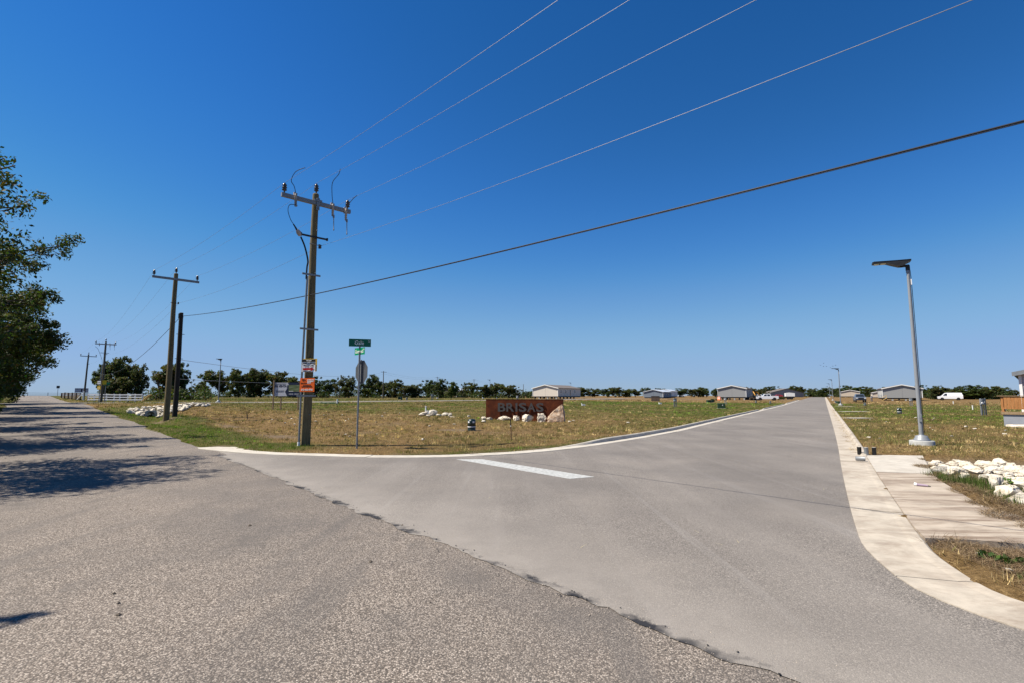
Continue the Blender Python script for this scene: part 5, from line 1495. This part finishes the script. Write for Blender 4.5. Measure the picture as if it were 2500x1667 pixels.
MB().box((0, 0, .8), (.2, .2, 1.7)).build('post', M['white_board'], o); m = MB(); m.tube([(-.05, 0, 1.4), (-1.1, 0, .1)], .08, 4); m.build('brace', M['white_board'], o)
x, y = loc(352, 80.5); o = thing('lumber_planks', G3(x, y), 'yellow timber planks leaning at the right end of the white fence', 'lumber')
for k in range(3):
    m = MB(); m.tube([(-.45 + .1 * k, .1 * k, 0), (.75 + .14 * k, .1 * k, 1.05 + .05 * k)], .06, 4); m.build('plank', M['lumber'], o)
x, y = loc(198, 102); o = thing('ranch_sign', G3(x, y), 'pale board with a dark longhorn head behind the leaning far pole', 'sign', None, .55)
for s in (-1.0, 1.0): MB().box((s, .06, .9), (.1, .08, 2.0)).build('post', M['galv'], o)
MB().box((0, 0, 1.75), (2.1, .04, .85)).build('panel', M['grey_board'], o)
m = MB(); m.prism([(-.12, 1.98), (.12, 1.98), (.07, 1.45), (-.07, 1.45)], -.004, .004); m.prism([(-.42, 2.12), (-.36, 1.98), (.36, 1.98), (.42, 2.12), (.30, 2.05), (-.30, 2.05)], -.004, .004); m.build('emblem', M['navy'], o, (0, -.026, 0))
bars(o, [(-.9, -.5, 2.0, .12), (.5, .9, 2.0, .12), (-.8, .8, 1.42, .05)], M['navy'], -.0225, 21)
x, y = RP(186, -2.0); o = thing('road_sign', G3(x, y), 'small dark sign on a post at the crest of the old road', 'sign', None, math.radians(40))
m = MB(); m.cyl((0, 0, -.2), (0, 0, 2.9), .06, None, 6); m.build('post', M['grey_mid'], o); MB().box((0, -.08, 2.7), (.75, .04, .75)).build('panel', M['dark_metal'], o)
x, y = loc(256, 76); o = thing('street_sign', G3(x, y), 'distant green street name sign beside the pole with coloured boards', 'street sign', None, .2)
m = MB(); m.cyl((0, 0, -.2), (0, 0, 2.7), .05, None, 6); m.build('post', M['galv'], o); MB().box((0, 0, 2.75), (1.1, .02, .22)).build('name_blade', M['green_sign_light'], o); MB().box((.1, .02, 2.5), (.7, .02, .2), .9).build('name_blade', M['green_sign'], o)

# ------------------------------------------------------------------ trees
def leaf_mesh(name, centers, rad, n, size, mat, seed, tint=(.055, .085, .02), sparse=None, aspect=.5):
    """n small folded leaves spread through clumps"""
    g = np.random.default_rng(seed)
    k = len(centers); w = np.array(rad) ** 2.0; w = w / w.sum()
    ci = g.choice(k, n, p=w); C = np.array(centers)[ci]; Rr = np.array(rad)[ci]
    d = g.normal(size=(n, 3)); d /= np.linalg.norm(d, axis=1)[:, None]
    rr = g.random(n) ** .45
    P = C + d * (Rr * rr)[:, None] * np.array([1, 1, .8])
    nrm = d * .7 + g.normal(size=(n, 3)) * .7 + np.array([0, 0, .45]); nrm /= np.linalg.norm(nrm, axis=1)[:, None]
    t = np.cross(nrm, g.normal(size=(n, 3))); t /= np.linalg.norm(t, axis=1)[:, None]
    b = np.cross(nrm, t)
    s = size * (.55 + .9 * g.random(n))[:, None]
    L = t * s; Bq = b * s * aspect
    fold = nrm * s * .12
    V = np.empty((n, 4, 3)); V[:, 0] = P - L; V[:, 1] = P + Bq + fold; V[:, 2] = P + L; V[:, 3] = P - Bq + fold
    tn = np.array(tint) * np.c_[(.65 + .8 * g.random(n)), (.65 + .75 * g.random(n)), (.6 + .7 * g.random(n))]
    cl = .75 + .5 * g.random(k); tn = tn * cl[ci][:, None]
    yel = g.random(n) < .05; tn[yel] *= np.array([2.0, 1.35, .8])
    f = np.arange(n * 4).reshape(n, 4); f = np.vstack([f[:, [0, 1, 3]], f[:, [1, 2, 3]]])
    return npmesh(name, V.reshape(-1, 3), f, mat, np.repeat(tn, 4, axis=0))
def trunk_mesh(name, h, r, limbs, seed, mat, forks=1):
    rr = random.Random(seed); m = MB()
    for q in range(forks):
        a = rr.uniform(0, 6.28); dx, dy = (math.cos(a) * .12 * h * (forks > 1), math.sin(a) * .12 * h * (forks > 1))
        m.tube([(dx * .1, dy * .1, -.05 * h), (dx * .4, dy * .4, .18 * h), (dx + rr.uniform(-.04, .04) * h, dy + rr.uniform(-.04, .04) * h, .5 * h), (dx * 1.3, dy * 1.3, .82 * h)], [r * 1.25 / forks ** .5, r / forks ** .5, r * .62 / forks ** .5, r * .2], 8)
    for c in limbs:
        s = Vector((0, 0, h * rr.uniform(.2, .45))); e = Vector(c); mid = s.lerp(e, .5) + Vector((0, 0, .04 * h))
        m.tube([s, mid, e], [r * .42, r * .26, r * .08], 6)
    return m.mesh(name, mat)
def crown_spec(seed, wx, wy_, h, low, k, rc):
    """clump centres inside an uneven crown; unit tree sizes"""
    rr = random.Random(seed); C = []; Rd = []
    lob = [(rr.uniform(-.25, .25) * wx, rr.uniform(-.25, .25) * wy_, low + (h - low) * q, rr.uniform(.28, .44)) for q in (.28, .42, .55, .66, .72)]
    while len(C) < k:
        l = rr.choice(lob)
        v = Vector((rr.gauss(0, 1), rr.gauss(0, 1), rr.gauss(0, 1))).normalized() * rr.uniform(.45, 1.0)
        x = l[0] + v.x * wx * l[3]; y = l[1] + v.y * wy_ * l[3]; z = l[2] + v.z * (h - low) * l[3]
        if z < low * .8 or z > h * .97 or abs(x) > wx * .52 or abs(y) > wy_ * .52: continue
        C.append((x, y, z)); Rd.append(rc * rr.uniform(.6, 1.25))
    return C, Rd
# far and middle-distance trees share eight pairs of meshes, one metre tall and wide
VAR = []
for q in range(8):
    airy = q in (6,)
    C, Rd = crown_spec(100 + q, 1.0, 1.0, 1.0, (.02 if q < 5 else .08), 74 if not airy else 20, .105 if not airy else .09)
    VAR.append((leaf_mesh('crown', C, Rd, 5200 if not airy else 1100, .030, M['leaf'], 200 + q, ((.046, .064, .017), (.060, .074, .020), (.050, .060, .020), (.070, .080, .024), (.043, .062, .018), (.058, .066, .018), (.075, .080, .035), (.052, .076, .020))[q], aspect=.62), trunk_mesh('trunk', .95, .030, [C[i] for i in range(0, 30 if not airy else 14, 5)], 300 + q, M['bark'], 1 + q % 2)))
def tree(px, wpx, ty, y, var, label, group, name='tree', base=None):
    x, y = loc(px, y); g = float(lz(x, y)); h = 1.7 + (965 - ty) / 1250 * y - g; w = wpx / 1257 * y
    o = thing(name, (x, y, g), label, 'tree', group, R.uniform(0, 6.28)); o.scale = (w, w, h)
    link('trunk', VAR[var][1], o); link('crown', VAR[var][0], o)
    return o
R.seed(2024)
g1 = 'big trees behind the white rail fence'
tree(258, 70, 880, 92, 0, 'dark spreading tree behind the pole with coloured boards', g1)
tree(302, 80, 872, 94, 1, 'tallest dense tree behind the white rail fence', g1)
tree(338, 54, 884, 93, 2, 'dense tree above the right end of the white rail fence', g1)
tree(274, 66, 912, 90, 3, 'low bushy tree directly behind the middle of the white rail fence', g1)
tree(395, 88, 886, 104, 5, 'open crowned tree right of the white fence, behind the two dark poles', g1)
tree(438, 50, 885, 106, 4, 'tree just right of the two dark poles', g1)
tree(486, 40, 932, 118, 1, 'small bright green bushy tree in the gap right of the dark poles', g1)
tree(466, 34, 926, 125, 6, 'airy young tree right of the dark poles', g1)
g2 = 'trees of the row beyond the left field'
row2 = [(538, 72, 896, 3, 'tall round tree directly behind the left field lamp'), (580, 44, 903, 1, 'second tree right of the left field lamp'), (608, 58, 899, 0, 'tall tree left of the hoarding'), (636, 62, 897, 2, 'tall tree above the left part of the hoarding'), (682, 60, 906, 5, 'tree above the right part of the hoarding'), (722, 52, 920, 1, 'lower tree immediately left of the near utility pole'),
        (768, 44, 918, 4, 'tree just right of the orange board'), (800, 44, 923, 7, 'bushy tree halfway between near pole and street name post'), (828, 28, 916, 6, 'thin grey airy tree left of the street name post'), (852, 46, 915, 2, 'tree behind the left side of the stop sign'), (898, 56, 914, 0, 'tree behind the right side of the stop sign'), (938, 44, 928, 3, 'tree behind the first thin far pole'), (962, 38, 926, 1, 'pointed tree right of the first thin far pole'),
        (988, 36, 938, 5, 'low tree above the far green transformer'), (1015, 42, 936, 2, 'low tree behind the far meter post'), (1046, 46, 927, 4, 'tree left of the second thin far pole'), (1072, 34, 924, 0, 'taller tree at the second thin far pole'), (1104, 34, 930, 7, 'tree right of the far barn'), (1130, 24, 933, 6, 'airy tree above the far barn'), (1154, 44, 934, 1, 'tree at the third thin far pole'), (1186, 40, 936, 2, 'tree left of the far lamp above the rusty sign'),
        (1212, 50, 932, 3, 'broad tree right of the far lamp above the rusty sign'), (1242, 46, 939, 5, 'tree above the middle of the rusty sign'), (1262, 30, 944, 6, 'thin tree left of the short far pole'), (1290, 26, 955, 1, 'low bush like tree left of the cream house')]
for px, w, ty, v, lab in row2: tree(px, w * 1.12, ty, R.uniform(168, 188), v, lab, g2)
g3 = 'distant trees of the row behind the homes'
row3 = [(1318, 40, 950, 2), (1372, 52, 944, 3), (1398, 50, 944, 0), (1425, 40, 945, 1), (1452, 44, 946, 2), (1484, 40, 948, 4), (1510, 46, 944, 5), (1528, 30, 951, 1), (1552, 40, 946, 3), (1582, 28, 945, 0), (1618, 42, 946, 2), (1644, 30, 951, 6), (1660, 44, 947, 4), (1688, 22, 948, 5), (1706, 34, 945, 1), (1724, 26, 946, 7), (1746, 24, 947, 0), (1832, 22, 943, 2), (1852, 34, 945, 3), (1868, 22, 948, 6), (1888, 40, 942, 4), (1940, 26, 941, 1), (1960, 30, 942, 5), (1986, 34, 946, 2), (2008, 38, 946, 0), (2036, 40, 944, 3), (2064, 34, 940, 4), (2092, 44, 944, 7), (2118, 36, 943, 1), (2144, 36, 947, 2), (2172, 36, 942, 5), (2198, 40, 940, 0), (2226, 40, 942, 3), (2252, 30, 939, 4), (2268, 24, 948, 1)]
near3 = {1372: 'tree directly behind the cream house', 1318: 'low tree at the left of the cream house roof', 1582: 'round tree left of the slate blue home', 1618: 'tree rising behind the slate blue home', 1746: 'round tree left of the grey home with the pickup', 1852: 'tree above the white pickup', 1888: 'broad tree right of the white pickup', 1940: 'tree right of the white box trailer', 1960: 'second tree right of the white box trailer', 2064: 'tallest tree behind the second lamp', 2092: 'tree above the tan home', 2252: 'tree right of the grey home behind the near lamp'}
def row_label(px):
    if px in near3: return near3[px]
    for lo, hi, where in ((1390, 1575, 'between the cream home and the slate blue home'), (1590, 1735, 'between the slate blue home and grey home'), (1820, 1885, 'above the cars left of the trailer'), (1975, 2055, 'straight beyond the end of the new street'), (2056, 2125, 'between the second lamp and the blue pickup'), (2126, 2275, 'behind the grey home with white trim')):
        if lo <= px <= hi:
            same = [q[0] for q in row3 if lo <= q[0] <= hi and q[0] not in near3]
            return ('first', 'second', 'third', 'fourth', 'fifth', 'sixth', 'seventh')[same.index(px)] + ' far tree from the left ' + where
for px, w, ty, v in row3:
    tree(px, w * 1.1, ty, R.uniform(285, 315) if px < 2140 else R.uniform(225, 240), v, row_label(px), g3)
g4 = 'dark trees behind the white van'
for px, w, ty, v, lab in ((2289, 32, 939, 2, 'round tree at the left end of the thicket behind the white van'), (2316, 40, 944, 5, 'tree directly above the white van'), (2344, 44, 941, 0, 'dark tree above the tail of the white van'), (2374, 44, 939, 4, 'tall dark tree right of the white van'), (2392, 40, 948, 1, 'tree behind the near meter post'), (2414, 46, 938, 3, 'tall tree right of the near meter post'), (2440, 46, 944, 2, 'spreading tree left of the cedar deck'), (2362, 52, 951, 7, 'low bushy tree behind the white van'), (2424, 50, 952, 6, 'low airy tree left of the cedar deck'), (2480, 14, 953, 1, 'small tree seen above the cedar deck rail')):
    tree(px, w * 1.15, ty, R.uniform(160, 175), v, lab, g4)
# weeds by the grey home and the white trailer
for px, w, ty, y, lab in ((1906, 22, 966, 158, 'dry yellow weed bush right of the white pickup'), (1742, 14, 971, 120, 'green weeds at the dark box left of the grey home'), (2266, 30, 962, 190, 'scrub beside the pale gravel track')):
    tree(px, w, ty, y, 3, lab, 'weed bushes', 'bush')

# --- the big roadside trees on the left; crowns overhang the old road
def big_tree(a, p, h, w, n, size, seed, label, over=(), low=.24, k=80, rc=.9):
    x, y = RP(a, p); rr = random.Random(seed)
    o = thing('roadside_tree', (x, y, float(lz(x, y))), label, 'tree', 'large trees along the left side of the old road')
    C, Rd = crown_spec(seed, w, w, h, low * h, k, rc)
    limbs = [C[i] for i in range(0, k, 9)]
    Ct = []; Rt = []
    m = MB()
    for (da, dp, z, L) in over:         # boughs reaching over the road, in road directions
        ex, ey = EA * da + NP * dp
        end = Vector((ex, ey, z)); st = Vector((ex * .25, ey * .25, z * .72))
        pts = [st, st.lerp(end, .45) + Vector((0, 0, .35)), end]
        m.tube(pts, [.07, .045, .012], 6)
        for q in range(L):
            f = .35 + .65 * (q + rr.random()) / L
            c = st.lerp(end, f) + Vector((rr.gauss(0, .35), rr.gauss(0, .35), rr.gauss(.1, .3))) * (1.25 - .5 * f)
            m.tube([st.lerp(end, max(0, f - .12)), c], [.018, .006], 4)
            Ct.append(tuple(c)); Rt.append(rr.uniform(.22, .48) * (1.35 - .6 * f))
    me = trunk_mesh('trunk', h * .9, .19, limbs, seed, M['bark'], 2)
    link('trunk', me, o)
    if over: m.build('bough', M['bark'], o)
    link('crown', leaf_mesh('crown', C, Rd, n, size, M['leaf'], seed + 1, (.040, .057, .013)), o)
    if Ct: link('bough_foliage', leaf_mesh('bough_foliage', Ct, Rt, int(n * .16), size * .95, M['leaf'], seed + 2, (.046, .064, .015), aspect=.42), o)
    return o
big_tree(-1.0, 8.4, 8.3, 7.8, 27000, .062, 41, 'nearest roadside tree at the left edge with boughs reaching over the old road',
         ((-2.0, -3.6, 6.9, 15), (1.2, -3.2, 7.9, 12), (-3.0, -3.0, 5.9, 11), (.2, -3.4, 5.5, 10), (2.5, -3.8, 7.2, 13)))
big_tree(6.5, 8.1, 8.4, 8.3, 27000, .066, 43, 'second roadside tree from the left edge, its bough spread farthest into the sky',
         ((1.0, -4.7, 7.5, 19), (-2.0, -3.4, 6.2, 11), (2.6, -3.8, 5.4, 10)))
big_tree(14.0, 8.0, 8.4, 8.4, 22000, .08, 45, 'third roadside tree from the left edge of the picture', ((.0, -4.4, 6.4, 14), (3.0, -3.9, 5.0, 10)), .22)
big_tree(22.5, 7.7, 8.4, 8.6, 18000, .09, 47, 'fourth roadside tree along the old road', ((1.0, -4.4, 5.6, 12),), .18)
big_tree(31.0, 7.0, 8.4, 8.8, 15000, .11, 49, 'fifth roadside tree along the old road', ((0, -4.3, 5.0, 10),), .12)
bt = big_tree(40.0, 7.2, 8.2, 8.6, 12000, .13, 51, 'sixth roadside tree along the old road', (), .03)
dup(bt, G3(*RP(50, 7.3)), 1.9, 'seventh roadside tree along the old road')
dup(bt, G3(*RP(61, 7.4)), 3.2, 'eighth roadside tree, shrinking towards the crest', None, .9)
dup(bt, G3(*RP(75, 7.2)), 4.4, 'ninth roadside tree, small in the distance', None, .9)
dup(bt, G3(*RP(90, 7.4)), .7, 'low bushy tenth roadside tree near the crest', None, .75)
dup(bt, G3(*RP(108, 7.6)), 2.7, 'last low roadside tree at the crest of the old road', None, .45)
# the tree just outside the picture whose bough shades the near left corner
big_tree(-11.4, 11.25, 7.4, 4.4, 7000, .066, 61, 'roadside tree outside the left edge whose bough shades the corner of the road', ((.6, -3.4, 6.1, 8),), .2, 44)
# undergrowth below the roadside trees
uc = []; ur = []
for q in range(150):
    a = R.uniform(-4, 115); p = 7.4 + R.uniform(0, 4)
    x, y = RP(a, p); uc.append((x, y, float(lz(x, y)) + R.uniform(.1, 1.3) * (1 if a < 60 else .8))); ur.append(R.uniform(.5, 1.0))
tag(link('undergrowth', leaf_mesh('undergrowth', uc, ur, 26000, .10, M['leaf'], 77, (.05, .07, .018))), 'tangled dark undergrowth below the roadside trees', None, None, 'stuff')
# scrub joining the feet of the far rows
uc = []; ur = []
for q in range(300):
    px = R.uniform(355, 1300); y = R.uniform(172, 190) if px > 500 else R.uniform(96, 112)
    x, y = loc(px, y); uc.append((x, y, float(lz(x, y)) + R.uniform(.2, 1.6))); ur.append(R.uniform(1.0, 2.2))
for q in range(170):
    px = R.uniform(2270, 2462); y = R.uniform(165, 176); x, y = loc(px, y); uc.append((x, y, float(lz(x, y)) + R.uniform(.2, 1.8))); ur.append(R.uniform(1.0, 2.0))
for q in range(150):
    px = R.uniform(1960, 2270); y = R.uniform(295, 315) if px < 2140 else R.uniform(228, 242); x, y = loc(px, y); uc.append((x, y, float(lz(x, y)) + R.uniform(.2, 2.6))); ur.append(R.uniform(1.2, 2.4))
tag(link('scrub', leaf_mesh('scrub', uc, ur, 34000, .26, M['leaf'], 78, (.042, .060, .018))), 'dark scrub along the feet of the far tree rows', None, None, 'stuff')

# ------------------------------------------------------------------ near dirt corner, thatch, weeds
thatch('dead_grass', 'brown dead grass thatch lying along the apron and in the near dirt corner', [
    (5.5, 5.35, .7, .55, .10), (6.3, 5.0, .9, .7, .16), (5.0, 4.9, .45, .7, .06), (6.9, 4.0, 1.1, 1.1, .12), (5.9, 3.9, .8, .8, .07), (5.2, 5.9, .45, .3, .09), (5.1, 6.1, .35, .22, .10), (5.6, 5.9, .4, .25, .10), (4.75, 4.2, .5, .6, .04), (5.0, 4.5, .5, .4, .05), (5.5, 4.6, .5, .4, .06), (4.95, 5.3, .35, .5, .05), (6.0, 4.2, .6, .5, .06), (5.4, 3.7, .6, .6, .05), (6.6, 3.5, .8, .7, .06),
    (7.15, 7.35, .5, .45, .16), (7.65, 8.1, .5, .5, .12), (8.2, 9.0, .5, .6, .10), (8.85, 10.1, .5, .6, .08), (9.2, 10.9, .4, .5, .05), (6.9, 6.6, .45, .4, .13), (9.9, 12.3, .3, .45, .05), (11.2, 13.7, .4, .4, .05)],
    M['blade'], 11000, (.05, .20), .007, ((.22, .155, .09), (.14, .09, .05), (.33, .245, .15), (.075, .048, .026)), .07)
thatch('dry_straw', 'pale straw strewn round the lamp pier and the riprap edge', [(12.6, 15.2, 2.2, .7, .05), (14.2, 16.6, 1.6, .9, .05), (14.5, 14.6, 1.6, 1.0, .06), (14.8, 12.6, 1.0, 1.6, .06), (17, 17, 2.5, 1.6, .05), (11.6, 16.2, 1.2, .8, .05)], M['blade'], 420, (.08, .28), .009,
    ((.42, .31, .14), (.36, .25, .11), (.48, .37, .19), (.25, .17, .08)))
kp = resample(np.array([q for q in right_back if 15.2 < q[1] < 60]), .9)
thatch('kerb_straw', 'dry straw and soil spilling over the back of the right kerb', [(q[0] + R.uniform(-.1, .25), q[1], .28, .5, .03) for q in kp], M['blade'], 700, (.05, .16), .008, ((.36, .26, .12), (.22, .15, .07), (.40, .31, .17), (.14, .09, .045)), .15)
kp = resample(np.array([q for q in left_back if q[1] < 60 and q[0] > -9]), .8)
thatch('kerb_straw', 'dry straw and soil spilling over the back of the left kerb', [(q[0] + R.uniform(-.2, .2), q[1] + .12, .4, .22, .03) for q in kp], M['blade'], 600, (.05, .16), .009, ((.36, .26, .12), (.22, .15, .07), (.40, .31, .17), (.14, .09, .045)), .15)
def weed(x, y, r, h, n, label, seed, cols=(.062, .092, .02), broad=False):
    o = thing('weed', G3(x, y), label, 'weed', None)
    if broad:
        C = [(0, 0, h * .5)]; me = leaf_mesh('leaves', [(random.Random(seed + q).uniform(-r, r), random.Random(seed - q).uniform(-r, r), h * .5) for q in range(9)], [r * .45] * 9, n, .035, M['leaf'], seed, cols, aspect=.6)
        link('leaves', me, o)
        m = MB(); m.tube([(0, 0, -.03), (.02, 0, h * .7)], [.006, .003], 4); m.build('stem', M['bark'], o)
    else:
        g = np.random.default_rng(seed); rr_ = np.sqrt(g.random(n)) * r; t = g.random(n) * 6.283
        X = np.cos(t) * rr_; Y = np.sin(t) * rr_
        c = np.array(cols) * (.6 + .9 * g.random(n))[:, None]
        v, f, cc = blades(X, Y, h * (.5 + .6 * g.random(n)), np.full(n, .012), c, .6, np.zeros(n))
        link('leaves', npmesh('leaves', v, f, M['blade'], cc), o)
    return o
weed(9.15, 11.05, .40, .30, 300, 'tall green weeds at the upper edge of the apron', 1)
weed(9.55, 10.75, .42, .24, 380, 'green weeds below the lone yellowish stone', 2)
weed(9.0, 9.75, .45, .24, 420, 'green weed tuft at the middle edge of the apron before the riprap', 3)
weed(8.35, 8.95, .36, .20, 320, 'green weed tuft lowest on the edge of the apron', 4)
weed(10.0, 10.1, .3, .22, 240, 'broad leaved weed among the riprap stones', 5, (.06, .10, .02), True)
weed(10.6, 9.2, .3, .22, 240, 'leafy olive weed among the right riprap stones', 6, (.07, .10, .02), True)
weed(4.98, 5.42, .13, .09, 220, 'small dark green weed in the near dirt corner by the curved gutter', 7, (.04, .075, .018), True)
weed(5.15, 4.32, .10, .10, 60, 'small broad leaved plant in the lower right dirt corner', 8, (.07, .14, .025), True)
weed(4.75, 4.85, .12, .07, 90, 'tiny green sprout beside the curved gutter', 9, (.08, .12, .03))
weed(5.75, 4.6, .16, .10, 120, 'thin green weeds in the middle of the near dirt corner', 10, (.09, .13, .035))
for q, (x, y) in enumerate(((5.02, 5.7), (5.9, 5.15), (5.4, 4.95), (6.2, 4.7), (5.6, 4.4), (4.75, 5.1))):
    s_ = R.uniform(.05, .09); stone('dirt_stone', frag[q % 4], G3(x, y, .02), (s_ * 1.4, s_, s_ * .6), (0, 0, q), 'small pale stone in the near dirt corner', 'small stones in the near dirt corner')
# crumbs of tar, straw bits and leaves on the paving
def crumbs(name, label, pts, s0, s1, mat):
    m = MB(); rr = random.Random(5)
    for x, y, z in pts:
        s_ = rr.uniform(s0, s1); a = rr.uniform(0, 6)
        v = [(x + math.cos(a + k * 1.57) * s_ * rr.uniform(.6, 1.2), y + math.sin(a + k * 1.57) * s_ * rr.uniform(.6, 1.2), z) for k in range(4)] + [(x + rr.uniform(-.2, .2) * s_, y, z + s_ * .6)]
        m.add(v, [(0, 1, 4), (1, 2, 4), (2, 3, 4), (3, 0, 4)])
    return tag(m.build(name, mat), label, None, None, 'stuff')
P_ = []
for q in range(130):
    a = R.uniform(-19, -8) if q % 3 else R.uniform(-19, -2); p = -.04 * a + .05 + R.gauss(0, .10); x, y = RP(a, p); P_.append((x, y, .012))
crumbs('tar_crumbs', 'black tar crumbs along the joint of the two road surfaces', P_, .004, .013, M['black'])
LV = []
for q in range(46):
    a = R.uniform(-18, 4); p = R.uniform(.2, 5.4); x, y = RP(a, p); LV.append((x, y, Tz(x, y) + .006))
crumbs('fallen_leaves', 'dry dark leaves fallen on the old road', LV, .010, .028, M['bark'])
P_ = []
for q in range(2600):
    a = R.uniform(-19.5, -1); p = -.04 * a + .05 + abs(R.gauss(0, .22)) * (1 if R.random() < .7 else -.8); x, y = RP(a, p); P_.append((x, y, .0065))
crumbs('loose_gravel', 'pale loose gravel gathered along the joint of the two roads', P_, .003, .0075, M['gravel_bit'])
P_ = []
for q in range(900):
    x = R.uniform(4.4, 7.6); y = R.uniform(3.0, 6.3)
    if inside(np.array([x]), np.array([y]), near_dirt)[0]: P_.append((x, y, float(lz(x, y)) - .004))
crumbs('dirt_clods', 'small brown clods in the near dirt corner', P_, .008, .035, M['mud'])
P_ = []
for q in range(240):
    x = R.uniform(-6, 9); y = R.uniform(4.5, 30)
    if inside(np.array([x]), np.array([y]), near_poly)[0]: P_.append((x, y, .012))
crumbs('road_grit', 'scattered dark grit on the new street', P_, .003, .009, M['dark_wood'])
S_ = []
for q in range(160):
    x = R.uniform(-4, 9); y = R.uniform(4.5, 26)
    if inside(np.array([x]), np.array([y]), near_poly)[0]: S_.append((x, y))
S_ = np.array(S_); v, f, cc = blades(S_[:, 0], S_[:, 1], .03 + .1 * RN.random(len(S_)), np.full(len(S_), .006), np.tile([.5, .42, .25], (len(S_), 1)), .9, np.full(len(S_), .026), True)
tag(link('straw_bits', npmesh('straw_bits', v, f, M['blade'], cc)), 'single straw stalks blown on the new street', None, None, 'stuff')
m = MB()

# ------------------------------------------------------------------ birds over the street
for i, (px, py) in enumerate(((2008, 891), (2015, 894), (2022, 894), (2032, 897), (2045, 891), (2016, 886), (2038, 893))):
    y = 120; x = (px - 1250) / 1257 * y; z = 1.7 + (965 - py) / 1250 * y
    o = thing('bird', (x, y, z), 'dark bird in the small flock above the second street lamp', 'bird', 'flock of birds above the second lamp', R.uniform(0, 6))
    m = MB(); m.tube([(-.13, 0, 0), (-.04, 0, .02), (.06, 0, .01), (.16, 0, 0)], [.012, .04, .035, .008], 6); m.build('body', M['black'], o)
    for s in (-1, 1):
        m = MB(); m.add([(-.06, s * .02, .02), (.07, s * .02, .02), (.05, s * .16, .07), (-.02, s * .28, .04), (-.06, s * .14, .07)], [(0, 1, 2, 4), (4, 2, 3)]); m.build('wing', M['black'], o)
